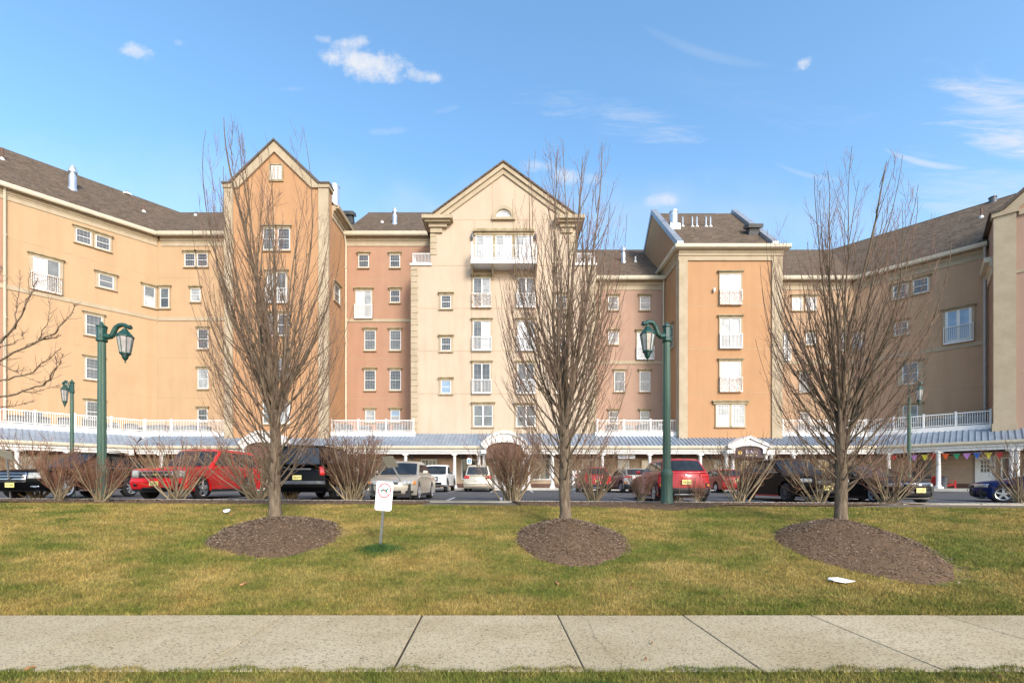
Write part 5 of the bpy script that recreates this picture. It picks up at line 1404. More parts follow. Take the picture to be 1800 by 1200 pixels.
# ------------------------------------------------------------------ lamp posts
def lamp(label, loc, H, heading, s=1.0, fluted=True):
    t = thing('street_lamp', label, 'street lamp', loc, heading, 'green lamp posts around the parking lot'); t.scale = (s, s, 1); s = 1.0
    fl = lambda th, z: 1 + .045 * math.cos(th * 12)
    m = MB(); m.lathe([(.19, -.1), (.19, .10), (.168, .16), (.162, .78), (.175, .84), (.185, .92), (.172, .98), (.125, 1.06)], (0, 0, 0), 48, wob=lambda th, z: (1 + .05 * math.cos(th * 12)) if .12 < z < .8 else 1)
    m.build('base', M_GREENP, t, smooth=True)
    m = MB(); m.lathe([(.118, 1.0), (.108, H * .5), (.098, H - .55)], (0, 0, 0), 48, wob=fl); m.build('post', M_GREENP, t, smooth=True)
    m = MB(); z = H - .55
    m.lathe([(.135, z - .03), (.15, z), (.15, z + .06), (.128, z + .09), (.128, z + .40), (.15, z + .43), (.15, z + .46), (.07, z + .50), (.045, z + .54), (.012, z + .60)], (0, 0, 0), 8)
    for a in range(4):
        for zz in (z + .14, z + .35): m.lathe([(.018, .0), (.018, .025)], (.127 * math.cos(a * 1.57 + .39) * 1.0, .127 * math.sin(a * 1.57 + .39), zz), 6)
    m.build('post_head', M_GREEN, t)
    m = MB(); arm = [(.10, z + .16), (.20, z + .13), (.30, z + .16), (.36, z + .28), (.43, z + .42), (.55, z + .50), (.68, z + .50), (.80, z + .44), (.88, z + .44)]
    ap = [Vector((a, 0, b)) for a, b in arm]; fine = []
    for i in range(len(ap) - 1):
        p0, p1, p2, p3 = ap[max(i - 1, 0)], ap[i], ap[i + 1], ap[min(i + 2, len(ap) - 1)]
        for q in range(4):
            u = q / 4; fine.append(.5 * ((2 * p1) + (p2 - p0) * u + (2 * p0 - 5 * p1 + 4 * p2 - p3) * u * u + (3 * p1 - p0 - 3 * p2 + p3) * u ** 3))
    fine.append(ap[-1]); n = len(fine)
    m.tube(fine, [.085 - .030 * i / n + (.012 if i > n - 5 else 0) for i in range(n)], 10, cap=True); m.build('arm', M_GREEN, t, smooth=True)
    lx = .70; zt = z + .37; k = s
    m = MB(); m.lathe([(.035, 0.10), (.035, .02), (.07, .0), (.08, -.03), (.20 * k, -.17), (.235 * k, -.22), (.235 * k, -.245), (.2 * k, -.25)][::-1], (lx, 0, zt), 8); lt = m.build('lantern', M_GREEN, t)
    m = MB(); m.lathe([(.128 * k, -.74), (.205 * k, -.25)], (lx, 0, zt), 8); m.build('lantern_glass', M_LGLASS, lt)
    m = MB()
    for i in range(8):
        a = 2 * math.pi * i / 8; m.tube([(lx + .212 * k * math.cos(a), .212 * k * math.sin(a), zt - .245), (lx + .134 * k * math.cos(a), .134 * k * math.sin(a), zt - .75)], .012, 5)
    m.build('lantern_frame', M_GREEN, lt)
    m = MB(); m.lathe([(.005, -1.06), (.022, -1.02), (.012, -.99), (.06, -.93), (.085, -.88), (.075, -.85), (.105, -.83), (.105, -.80), (.15 * k, -.775), (.15 * k, -.735), (.12, -.73)], (lx, 0, zt), 12); m.build('finial', M_GREEN, lt, smooth=True)
    return t
def lamp_at(label, px, top, Y, heading, zb=None, s=1.0):
    x = px_x(px, Y); z = ground(x, Y) if zb is None else zb; H = px_z(top, Y) - z
    return lamp(label, (x, Y, z), H, heading, s)
lamp_at('green lamp post among the reddish shrubs at left, lantern hung to its right', 179, 568, 14.2, 0.05)
lamp_at('green lamp post before the red crossover, lantern hung to its left', 1172, 568, 13.9, math.pi + .35)
lamp_at('distant green lamp post behind the black vehicle at left', 126.5, 668, 20.5, math.pi - .25, s=.64)
lamp_at('distant dark lamp post before the right wing, lantern facing the street', 1598, 674, 23.0, -math.pi / 2 + .12, s=.72)

# ------------------------------------------------------------------ vehicles
def interp_poly(poly, z):
    """s of the front (first rising run) of a profile at height z"""
    best = None
    for (s0, z0), (s1, z1) in zip(poly[:-1], poly[1:]):
        if min(z0, z1) <= z <= max(z0, z1) and abs(z1 - z0) > 1e-6:
            return s0 + (s1 - s0) * (z - z0) / (z1 - z0)
    return poly[0][0]
WS = [-1, -.965, -.86, -.5, 0, .5, .86, .965, 1]
def car(name, label, cat, x, y, rz, sp, plate='C52 KRL', group='parked cars', z=None):
    L, Wd, H = sp['L'], sp['W'], sp['H']; hw = Wd / 2
    zb = lot_z(x, y) if z is None else z
    t = thing(name, label, cat, (x, y, zb + .006), rz, group)
    P_ = sp['paint']; wr = sp.get('wr', .33); ra = wr + .055; sf, sr = sp['sf'], sp['sr']; gc = sp.get('gc', .2)
    cab = sp['cab']                        # s_cowl, s_windscreen_top, s_roof_rear, s_rear_base, belt_front, belt_rear
    fpoly = sp['front']; rpoly = sp['rear']  # rising runs: front from below to hood, rear from tail down to below
    def y_at(z): return hw * (1 - .055 * max(0, (z - .55) / .5)) * (1 - .03 * max(0, (.5 - z) / .3))
    def mp(s, z, w):
        a = abs(w); ef = max(0, 1 - s / 1.0); er = max(0, 1 - (L - s) / .9)
        fr_, rr_ = sp.get('rf', .30), sp.get('rrr', .2)
        s2 = s + fr_ * a ** 2.5 * ef ** 2 - rr_ * a ** 2.6 * er ** 2
        z2 = z - (.04 * a ** 4 if z > cab[4] * .8 else 0)
        return (w * y_at(z), s2 - L / 2, z2)
    def arch(sc):
        o = []; b0 = math.asin(max(-1, min(1, (gc - wr) / ra)))
        for i in range(11):
            a = b0 + (math.pi - 2 * b0) * i / 10; o.append((sc + ra * math.cos(a), wr + ra * math.sin(a)))
        return o
    prof = fpoly + sp['top'] + rpoly + arch(sr) + arch(sf)
    m = MB(); n = len(prof)
    vs = [mp(s, z, w) for w in WS for s, z in prof]
    fs = []
    for i in range(len(WS) - 1):
        for j in range(n):
            fs.append((i * n + j, i * n + (j + 1) % n, (i + 1) * n + (j + 1) % n, (i + 1) * n + j))
    fs.append(tuple(range(n - 1, -1, -1))); fs.append(tuple((len(WS) - 1) * n + j for j in range(n)))
    m.add(vs, fs)
    body = m.build('body', P_, t, smooth=True, bevel=(.028, 2), sharp=32, recalc=True)
    # cabin
    sc, swt, srt, srb, bf, br = cab; Hb = H - .05
    def half(z): 
        q = (z - bf) / (H - bf); return hw * (.915 - .05 - (.185 if not sp.get('boxy') else .10) * q)
    cp = [(sc, bf - .05), (swt, Hb - .02), (swt + .35, H - .008), ((swt + srt) / 2, H), (srt - .2, H - .015), (srt, Hb - .03), (srb, br - .05)]
    CW = [-1, -.93, -.5, 0, .5, .93, 1]
    def cm(s, z, w, off=0.0):
        s2 = s - (.10 * (1 - w * w) if s < (swt + srt) / 2 else -.05 * (1 - w * w))
        return (w * half(z), s2 - L / 2, z - (.028 * w * w if z > Hb - .1 else 0))
    n = len(cp); m = MB()
    vs = [cm(s, z, w) for w in CW for s, z in cp]; fs = []
    for i in range(len(CW) - 1):
        for j in range(n): fs.append((i * n + j, i * n + (j + 1) % n, (i + 1) * n + (j + 1) % n, (i + 1) * n + j))
    fs.append(tuple(range(n - 1, -1, -1))); fs.append(tuple((len(CW) - 1) * n + j for j in range(n))); m.add(vs, fs)
    m.build('roof', sp.get('roof_paint', P_), t, smooth=True, bevel=(.055, 3), sharp=40, recalc=True)
    def strip(a, b, t0, t1, w0, name, sgn):
        m = MB(); ws = [-w0, -.5, 0, .5, w0]
        for tt in (t0, t1):
            s = a[0] + (b[0] - a[0]) * tt; z = a[1] + (b[1] - a[1]) * tt
            for w in ws:
                q = cm(s, z, w); m.v.append((q[0], q[1] - sgn * .010, q[2] + .008))
        for i in range(4): m.f.append((i, i + 1, 6 + i, 5 + i)); m.m.append(0)
        return m.build(name, M_CGLASS, t, solid=.008)
    strip((sc, bf - .05), (swt, Hb - .02), .10, .93, .90, 'windscreen', 1)
    if not sp.get('norear'): strip((srb, br - .05), (srt, Hb - .03), sp.get('rg', (.14, .92))[0], sp.get('rg', (.14, .92))[1], .88, 'rear_window', -1)
    def line_s(a, b, z): return a[0] + (b[0] - a[0]) * (z - a[1]) / (b[1] - a[1])
    z1, z2 = max(bf, br) + .045, H - .15
    A, B = (sc, bf - .05), (swt, Hb - .02); C, D = (srb, br - .05), (srt, Hb - .03)
    sA = lambda z: line_s(A, B, z) + .13; sD = lambda z: line_s(C, D, z) - sp.get('dpil', .14)
    pil = sp['pillars']
    cuts = [None] + pil + [None]
    for sg in (-1, 1):
        for i in range(len(cuts) - 1):
            l1 = sA(z1) if cuts[i] is None else cuts[i] + .035; l2 = sA(z2) if cuts[i] is None else cuts[i] + .035
            r1 = sD(z1) if cuts[i + 1] is None else cuts[i + 1] - .035; r2 = sD(z2) if cuts[i + 1] is None else cuts[i + 1] - .035
            if r1 - l1 < .05: continue
            l2, r2 = min(l2, r2), max(l2, r2)
            m = MB(); q = [(l1, z1), (r1, z1), (r2, z2), (l2, z2)]
            m.v = [(sg * (half(zz) + .007), s - L / 2, zz) for s, zz in q]; m.f = [(0, 1, 2, 3)]; m.m = [0]
            m.build('side_window', M_CGLASS, t, solid=.008)
        # mirror
        m = MB(); mx = sg * (hw * .93 + .13); my = sc + .42 - L / 2; mz = bf + .09
        m.hexa([(mx - .10, my - .05, mz - .06), (mx + .09, my - .02, mz - .05), (mx + .09, my + .06, mz - .05), (mx - .10, my + .06, mz - .06),
                (mx - .10, my - .04, mz + .08), (mx + .08, my - .01, mz + .07), (mx + .08, my + .06, mz + .07), (mx - .10, my + .06, mz + .08)])
        m.build('mirror', sp.get('mirror', P_), t, bevel=(.03, 2))
        # shut lines, handles, sill, side moulding
        m = MB()
        for s in [sc + .30] + pil[:2]:
            zz0, zz1 = gc + .16, min(bf, br) - .04
            ya, yb = y_at(zz0) * sg, y_at(zz1) * sg; e = sg * .003
            m.hexa([(ya - e, s - L / 2 - .007, zz0), (ya + e, s - L / 2 - .007, zz0), (ya + e, s - L / 2 + .007, zz0), (ya - e, s - L / 2 + .007, zz0),
                    (yb - e, s - L / 2 - .007, zz1), (yb + e, s - L / 2 - .007, zz1), (yb + e, s - L / 2 + .007, zz1), (yb - e, s - L / 2 + .007, zz1)])
        m.build('door_seam', M_BLACKP, t)
        for s in [p_ - .20 for p_ in pil[:2]]:
            zz = min(bf, br) - .13; m = MB(); m.box(min(sg * y_at(zz), sg * (y_at(zz) + .035)), max(sg * y_at(zz), sg * (y_at(zz) + .035)), s - L / 2 - .09, s - L / 2 + .09, zz - .018, zz + .018)
            m.build('door_handle', sp.get('handle', P_), t, bevel=(.01, 1))
        m = MB(); s0, s1 = sf + ra + .03, sr - ra - .03; yy = y_at(gc) ; m.box(min(sg * (yy - .05), sg * (yy + .012)), max(sg * (yy - .05), sg * (yy + .012)), s0 - L / 2, s1 - L / 2, gc - .03, gc + sp.get('sillh', .07)); m.build('sill', sp.get('sill', M_BLACKP), t)
        if sp.get('clad'):
            for c in (sf, sr):
                m = MB(); pts_o = [(c + (ra + .07) * math.cos(a), wr + (ra + .07) * math.sin(a)) for a in [math.pi * i / 14 for i in range(15)]]; pts_i = [(c + (ra - .015) * math.cos(a), wr + (ra - .015) * math.sin(a)) for a in [math.pi * i / 14 for i in range(15)]]
                for i in range(14):
                    q = [pts_i[i], pts_o[i], pts_o[i + 1], pts_i[i + 1]]; m.prism([(sg * (y_at(zz) - .02), s - L / 2, zz) for s, zz in q], (sg * .035, 0, 0))
                m.build('arch_cladding', M_BLACKP, t)
        if sp.get('belt'):
            m = MB(); zz = z1 - .03; m.box(min(sg * (half(zz) - .0), sg * (half(zz) + .016)), max(sg * (half(zz)), sg * (half(zz) + .016)), sA(zz) - L / 2 - .05, sD(zz) - L / 2 + .05, zz - .012, zz + .012); m.build('window_trim', M_CHROME, t)
    # underbody
    m = MB(); m.box(-hw * .78, hw * .78, .25 - L / 2, L / 2 - .25, gc - .02, .62); m.build('underbody', M_BLACKP, t)
    # wheels
    for s in (sf, sr):
        for sg in (-1, 1):
            xo = sg * (hw - .005); wd = .23; c = (0, s - L / 2, wr); m = MB()
            pr = [(wr * .66, 0), (wr * .72, 0), (wr * .93, .012), (wr, .05), (wr, wd - .05), (wr * .93, wd - .012), (wr * .6, wd)]
            pr = [(r_, (xo - sg * zz)) for r_, zz in pr]
            m.lathe(pr, c, 28, axis='x', cap=False); m.lathe([(wr * .7, xo - sg * wd * .6), (wr * .7, xo - sg * wd)], c, 24, axis='x'); wh = m.build('wheel', M_TYRE, t, smooth=True)
            m = MB(); ro = wr * .68
            m.lathe([(ro, xo + sg * .004), (ro * .90, xo - sg * .012), (ro * .90, xo - sg * .05)], c, 28, axis='x', cap=False); 
            ns = sp.get('spokes', 5)
            for i in range(ns):
                a = 2 * math.pi * i / ns + .3; ca, sa = math.cos(a), math.sin(a); w0, w1 = ro * sp.get('sw', .17), ro * sp.get('sw', .17) * .8
                def pt(r_, o_, dx): return (xo + sg * dx, c[1] + ca * r_ - sa * o_, c[2] + sa * r_ + ca * o_)
                m.hexa([pt(.02, -w0, -.03), pt(.02, w0, -.03), pt(ro * .93, w1, -.035), pt(ro * .93, -w1, -.035), pt(.02, -w0, .002), pt(.02, w0, .002), pt(ro * .93, w1, -.004), pt(ro * .93, -w1, -.004)])
            m.lathe([(ro * .2, xo - sg * .03), (ro * .2, xo + sg * .008)], c, 12, axis='x')
            m.build('rim', sp.get('rim', M_STEEL), wh)
            m = MB(); m.lathe([(ro * .95, xo - sg * .052), (ro * .95, xo - sg * .06)], c, 20, axis='x'); m.build('brake_disc', M_BLACKP, wh)
    # pieces laid on the nose and the tail
    def face_pt(poly, w, z, rear, off):
        s = interp_poly(poly, z); q = mp(s, z, w)
        return (q[0], q[1] + (off if rear else -off), z)
    def patch(name, w0, w1, z0, z1, mtl, rear=False, off=.012, nz=3, nw=6, solid=.016, z0b=None, z1b=None, parent=None):
        m = MB(); poly = rpoly if rear else fpoly
        for j in range(nz + 1):
            for i in range(nw + 1):
                f = i / nw; za = z0 + ((z0b if z0b is not None else z0) - z0) * f; zb_ = z1 + ((z1b if z1b is not None else z1) - z1) * f
                m.v.append(face_pt(poly, w0 + (w1 - w0) * f, za + (zb_ - za) * j / nz, rear, off))
        for j in range(nz):
            for i in range(nw): m.f.append((j * (nw + 1) + i, j * (nw + 1) + i + 1, (j + 1) * (nw + 1) + i + 1, (j + 1) * (nw + 1) + i)); m.m.append(0)
        return m.build(name, mtl, parent or t, smooth=True, solid=solid)
    for it in sp['face']:
        nm, w0, w1, za, zb_, mt = it[:6]; kw = it[6] if len(it) > 6 else {}
        if kw.pop('sym', False) if False else kw.get('sym'):
            k2 = {a: b for a, b in kw.items() if a != 'sym'}
            for sg in (-1, 1): patch(nm, sg * w0, sg * w1, za, zb_, mt, **k2)
        else: patch(nm, w0, w1, za, zb_, mt, **kw)
    # plates
    for rear, zc_ in ((False, sp.get('pf')), (True, sp.get('pr'))):
        if zc_ is None: continue
        poly = rpoly if rear else fpoly; wpl = .155 / hw
        q = face_pt(poly, 0, zc_, rear, .04); m = MB(); yy = q[1]; e = .006 * (1 if rear else -1)
        m.box(-.155, .155, min(yy, yy + e), max(yy, yy + e), zc_ - .078, zc_ + .078); pl = m.build('license_plate', M_PLATE, t)
        m = MB(); sgn = 1 if rear else -1
        add_text(m, plate, .10, lambda a, b, c: (-sgn * a, yy + e + sgn * .002 + sgn * c * .5, zc_ + b - .005), width=.25); m.build('plate_number', M_PTEXT, pl)
    # wipers
    m = MB()
    for w0, w1 in ((-.75, -.12), (-.1, .55)):
        a, b = cm(sc, bf - .05, w0), cm(sc, bf - .05, w1); m.tube([(a[0], a[1] - .01 + .08, a[2] + .075), (b[0], b[1] + .06, b[2] + .075)], .011, 5)
    m.build('wiper', M_BLACKP, t)
    if sp.get('rack'):
        for sg in (-1, 1):
            m = MB(); xx = sg * half(H) * .9; m.tube([(xx, swt + .5 - L / 2, H - .03), (xx, swt + .6 - L / 2, H + .035), (xx, srt - .5 - L / 2, H + .035), (xx, srt - .4 - L / 2, H - .03)], .018, 6); m.build('roof_rail', sp['rack'], t)
    if sp.get('aerial'):
        m = MB(); m.tube([(hw * .1, srt - .35 - L / 2, H - .02), (hw * .1, srt + .1 - L / 2, H + .45)], [.008, .003], 5); m.build('aerial', M_BLACKP, t)
    return t
def fine_front(z0, zh, s_lip=.12, nose=.0): return [(.22, z0), (.05, z0 + .10), (nose + .0, .52), (.015, zh - .16), (.05, zh - .05), (s_lip, zh)]
SEDAN = dict(L=4.53, W=1.71, H=1.48, sf=.86, sr=3.46, wr=.31, gc=.19, paint=paint('silver', (.42, .385, .32), metal=.3), cab=(1.22, 2.02, 3.28, 4.0, .93, .99),
    front=[(.24, .19), (.06, .28), (.0, .50), (.03, .62), (.12, .70), (.30, .76)], top=[(.7, .84), (1.22, .93), (2.6, .955), (4.0, .98), (4.38, .97)], rear=[(4.47, .92), (4.53, .62), (4.51, .34), (4.36, .19)],
    pillars=[2.35, 3.25], spokes=7, rf=.55, face=[
        ('grille', -.36, .36, .585, .655, M_CHROME), ('grille_slot', -.33, .33, .600, .640, M_BLACKP, dict(off=.024)),
        ('headlight', .50, .92, .565, .70, M_HEAD, dict(sym=1, z1b=.725, nw=8)), ('turn_signal', .86, .95, .575, .69, M_AMBER, dict(sym=1, off=.02)),
        ('lower_intake', -.46, .46, .285, .37, M_BLACKP), ('fog_recess', .62, .88, .29, .36, M_BLACKP, dict(sym=1)),
        ('taillight', .60, .95, .70, .88, M_TAIL, dict(sym=1, rear=True))], pf=None, pr=.75)
TRUCK_SUV = dict(L=5.13, W=2.01, H=1.95, sf=.98, sr=3.93, wr=.40, gc=.30, paint=paint('red', (.60, .012, .012)), cab=(1.62, 2.38, 4.72, 5.02, 1.20, 1.22), boxy=1, mirror=M_BLACKP,
    front=[(.30, .30), (.10, .38), (.02, .56), (.0, .66), (.07, .72), (.06, 1.04), (.20, 1.10)], top=[(.8, 1.15), (1.62, 1.20), (3.4, 1.215), (5.0, 1.22)], rear=[(5.09, 1.1), (5.13, .72), (5.12, .45), (4.95, .30)],
    pillars=[3.05, 4.02], spokes=5, sw=.26, rim=M_CHROME, rf=.2, rrr=.1, rack=M_BLACKP, clad=0, rg=(.1, .9), face=[
        ('grille', -.60, .60, .76, 1.0, M_CHROME), ('grille_slot', -.56, .56, .905, .975, M_BLACKP, dict(off=.024)), ('grille_slot', -.56, .56, .785, .855, M_BLACKP, dict(off=.024)), ('emblem', -.07, .07, .862, .898, M_PLATE, dict(off=.03)),
        ('headlight', .63, .93, .77, 1.02, M_HEAD, dict(sym=1)), ('lower_intake', -.5, .5, .36, .44, M_BLACKP), ('bumper_lip', -.98, .98, .30, .36, M_BLACKP), ('fog_light', .66, .80, .48, .56, M_BLACKP, dict(sym=1)),
        ('taillight', .82, .97, .78, 1.15, M_TAIL, dict(sym=1, rear=True))], pf=.57, pr=.85)
from copy import deepcopy
def vary(base, **k): d = dict(base); d.update(k); d['face'] = k.get('face', [tuple(f) for f in base['face']]); return d
BLACK = paint('black', (.0025, .0026, .003), .04, .38, 0, .10); BLACK2 = paint('charcoal', (.008, .0085, .010), .2, .32, 0, .25); 
BIGBLK = vary(TRUCK_SUV, paint=BLACK, H=1.80, W=1.95, L=4.95, cab=(1.55, 2.45, 4.35, 4.86, 1.12, 1.16), sr=3.80, pillars=[3.0, 3.9], belt=1, rim=M_STEEL, sill=M_CHROME, sillh=.03, spokes=8, sw=.12,
    front=[(.30, .27), (.10, .34), (.02, .52), (.0, .66), (.05, .86), (.10, .98), (.24, 1.03)], top=[(.9, 1.08), (1.55, 1.12), (3.4, 1.14), (4.8, 1.16)], rear=[(4.9, 1.05), (4.95, .72), (4.94, .45), (4.8, .30)],
    face=[('grille', -.52, .52, .60, .93, M_CHROME)] + [('grille_slot', -.48, .48, .625 + .1 * i, .625 + .1 * i + .07, M_BLACKP, dict(off=.024)) for i in range(3)] + [('headlight', .56, .94, .72, .93, M_HEAD, dict(sym=1)), ('fog_light', .62, .86, .42, .47, M_CHROME, dict(sym=1)), ('taillight', .7, .97, .9, 1.08, M_TAIL, dict(sym=1, rear=True))], pf=.50)
CROSS = dict(L=4.17, W=1.80, H=1.55, sf=.84, sr=3.44, wr=.335, gc=.20, paint=paint('crimson', (.34, .012, .016)), cab=(1.15, 1.98, 3.60, 4.02, .98, 1.06), clad=1, aerial=1, rack=None,
    front=[(.22, .20), (.05, .30), (.0, .52), (.02, .72), (.10, .84), (.25, .90)], top=[(.7, .95), (1.15, .98), (2.6, 1.01), (3.9, 1.06)], rear=[(4.05, 1.03), (4.13, .88), (4.12, .72), (4.17, .50), (4.15, .32), (4.02, .22)],
    pillars=[2.3, 3.12], spokes=5, sw=.2, rrr=.28, rg=(.16, .95), face=[
        ('bumper_cladding', -.97, .97, .24, .50, M_BLACKP, dict(rear=True, nz=5, nw=12)), ('taillight', .56, .96, .90, .98, M_TAIL, dict(sym=1, rear=True)), ('bumper_lamp', .78, .95, .52, .66, M_BLACKP, dict(sym=1, rear=True, off=.014)),
        ('bumper_lamp', .84, .94, .55, .63, M_AMBER, dict(sym=1, rear=True, off=.026)), ('emblem', -.05, .05, .93, .97, M_CHROME, dict(rear=True)), ('skid_plate', -.45, .45, .24, .30, M_GREY, dict(rear=True, off=.03)),
        ('headlight', .55, .92, .55, .68, M_HEAD, dict(sym=1)), ('grille', -.5, .5, .5, .75, M_BLACKP)], pr=.70, pf=.45)
VAN = dict(L=4.75, W=1.88, H=1.74, sf=.92, sr=3.9, wr=.33, gc=.2, paint=paint('champagne', (.50, .44, .34), metal=.35), cab=(.98, 1.95, 4.52, 4.68, 1.0, 1.06),
    front=[(.22, .20), (.05, .30), (.0, .52), (.05, .72), (.15, .80)], top=[(.6, .92), (.98, 1.0), (2.8, 1.03), (4.6, 1.06)], rear=[(4.70, .98), (4.72, .66), (4.75, .52), (4.73, .33), (4.6, .2)],
    pillars=[2.2, 3.3], spokes=7, rg=(.12, .88), face=[('taillight', .60, .98, .84, 1.04, M_TAIL, dict(sym=1, rear=True)), ('bumper_step', -.9, .9, .48, .56, paint('champagne_light', (.62, .56, .45)), dict(rear=True)), ('plate_recess', -.22, .22, .66, .82, M_WHITE, dict(rear=True)), ('headlight', .5, .9, .6, .74, M_HEAD, dict(sym=1))], pr=None, pf=None)
PICK = vary(TRUCK_SUV, paint=paint('white', (.74, .74, .73), metal=0), L=5.3, W=1.88, H=1.78, gc=.32, wr=.38, sf=.95, sr=4.2, cab=(1.5, 2.25, 3.35, 3.62, 1.10, 1.14), rack=None, clad=1, pillars=[2.75], dpil=.1,
    front=[(.30, .36), (.10, .44), (.0, .62), (.03, .80), (.08, 1.0), (.25, 1.05)], top=[(.8, 1.09), (1.5, 1.12), (3.6, 1.16), (3.75, 1.19), (5.2, 1.19)], rear=[(5.27, 1.1), (5.3, .72), (5.29, .50), (5.15, .38)],
    face=[('grille', -.5, .5, .66, .96, M_BLACKP), ('grille_frame', -.40, .40, .72, .90, M_GREY, dict(off=.022)), ('headlight', .55, .95, .82, .98, M_HEAD, dict(sym=1)), ('lower_intake', -.7, .7, .46, .60, M_BLACKP), ('taillight', .82, .97, .78, 1.1, M_TAIL, dict(sym=1, rear=True))], pf=None, pr=.7)
CIVIC = vary(SEDAN, paint=BLACK2, W=1.80, H=1.42, L=4.63, wr=.325, gc=.15, sr=3.56, sf=.86, cab=(1.20, 2.15, 3.35, 4.25, .90, .98), rim=M_STEEL, spokes=5,
    front=[(.26, .15), (.06, .22), (.0, .46), (.03, .66), (.12, .74), (.28, .79)], top=[(.7, .85), (1.2, .91), (2.6, .95), (4.2, .99), (4.45, .98)], rear=[(4.56, .92), (4.63, .62), (4.6, .32), (4.45, .17)],
    face=[('chrome_wing', -.95, .95, .665, .70, M_CHROME, dict(nw=14)), ('grille', -.48, .48, .56, .655, M_BLACKP), ('headlight', .52, .94, .575, .665, M_HEAD, dict(sym=1, nw=8)), ('emblem', -.06, .06, .60, .66, M_CHROME, dict(off=.028)),
          ('lower_intake', -.55, .55, .24, .42, M_BLACKP), ('fog_recess', .62, .92, .25, .42, M_BLACKP, dict(sym=1)), ('splitter', -.9, .9, .165, .19, M_GREY), ('taillight', .5, .95, .75, .92, M_TAIL, dict(sym=1, rear=True))], pf=.45, pr=.75)
BLUE = vary(CIVIC, paint=paint('blue', (.003, .014, .085), .15, .35, 0, .2))
SPORT = vary(BIGBLK, paint=BLACK, H=1.63, W=1.85, L=4.5, wr=.35, gc=.22, sf=.92, sr=3.6, cab=(1.3, 2.1, 3.8, 4.36, 1.0, 1.08), pillars=[2.45, 3.3], sill=paint('red_trim', (.40, .02, .02)), sillh=.03, rim=M_DKMETAL, spokes=10, sw=.08,
    front=[(.22, .22), (.05, .32), (.0, .52), (.02, .78), (.10, .90), (.25, .95)], top=[(.8, .98), (1.3, 1.01), (2.6, 1.05), (4.3, 1.08)], rear=[(4.42, 1.0), (4.5, .72), (4.48, .4), (4.35, .25)],
    face=[('grille', -.5, .5, .6, .8, M_BLACKP), ('headlight', .56, .94, .70, .84, M_HEAD, dict(sym=1)), ('lower_intake', -.6, .6, .32, .44, M_BLACKP), ('taillight', .5, .96, .86, .97, M_TAIL, dict(sym=1, rear=True))], pf=.52, pr=.6)
SMALLRED = vary(CROSS, paint=paint('ruby', (.36, .016, .02)), H=1.6, face=[tuple(f) for f in CROSS['face']])
GREYHATCH = vary(CROSS, paint=paint('grey_beige', (.30, .27, .245), metal=.3), H=1.5)
REDSEDAN = vary(SEDAN, paint=paint('maroon', (.30, .012, .014)))
PI = math.pi
def cy(front_y, L): return front_y + L / 2
Zx = lambda px, Y: px_x(px, Y)
car('utility_vehicle', 'black utility vehicle at the left edge, chrome sill and yellow front plate', 'car', -17.1, cy(15.5, 4.95), 0, BIGBLK, 'K27 HPA')
car('utility_vehicle', 'bright red large utility vehicle parked facing the lawn', 'car', -12.20, cy(15.45, 5.13), 0.02, TRUCK_SUV, 'Y79 BNL')
t_ = car('utility_vehicle', 'black utility vehicle parked with its tail to the lawn, left of the silver sedan', 'car', -7.45, cy(15.8, 4.95), PI, vary(BIGBLK, H=1.98, cab=(1.55, 2.35, 4.72, 4.86, 1.2, 1.24), boxy=1, sill=M_BLACKP, belt=0,
    face=[('taillight', .80, .97, .88, 1.18, M_TAIL, dict(sym=1, rear=True)), ('step_bumper', -.98, .98, .56, .68, M_DKMETAL, dict(rear=True, off=.06, solid=.05)), ('vent_strip', -.5, .5, 1.06, 1.12, M_DKMETAL, dict(rear=True)), ('headlight', .6, .94, .72, .93, M_HEAD, dict(sym=1))], pr=.80), 'V84 GTM')
car('sedan', 'silver beige sedan facing the lawn behind the no dogs sign', 'car', Zx(683.5, 15.3), cy(15.3, 4.53), 0.0, SEDAN)
car('crossover', 'crimson crossover seen from behind beside the right lamp post', 'car', 5.92, cy(15.3, 4.17), PI - .02, CROSS, 'W46 DKR')
car('crossover', 'black crossover with red sill stripe left of the third tree', 'car', 10.82, cy(15.6, 4.5), 0, SPORT, 'H31 VCE')
car('sedan', 'black sedan with chrome nose strip and yellow plate facing the lawn', 'car', 13.72, cy(15.3, 4.63), 0, CIVIC, 'S75 HDL')
car('sedan', 'dark blue sedan at the right edge seen from its side', 'car', 20.1, 16.75, R(-132), BLUE, 'T18 BSA', z=lot_z(18, 16.5) - .01)
car('pickup_truck', 'white pickup truck with black grille in front of the shops', 'truck', Zx(757, 28.0), cy(27.9, 5.3), 0, PICK)
car('minivan', 'champagne minivan seen from behind at the shops', 'car', Zx(839.5, 29.2), cy(29.2, 4.75), PI, VAN)
car('crossover', 'ruby crossover at the shops seen through the shrub right of the middle tree', 'car', Zx(1051, 28.0), cy(28.0, 4.17), PI, SMALLRED, 'R60 TPC')
car('hatchback', 'grey beige hatchback between the two red crossovers', 'car', Zx(1117, 27.2), cy(27.2, 4.17), PI + .12, GREYHATCH, 'B93 KFE')
car('sedan', 'maroon sedan at the shops behind the black crossover', 'car', Zx(1297, 27.0), cy(27.0, 4.53), PI, REDSEDAN, 'L22 SNV')

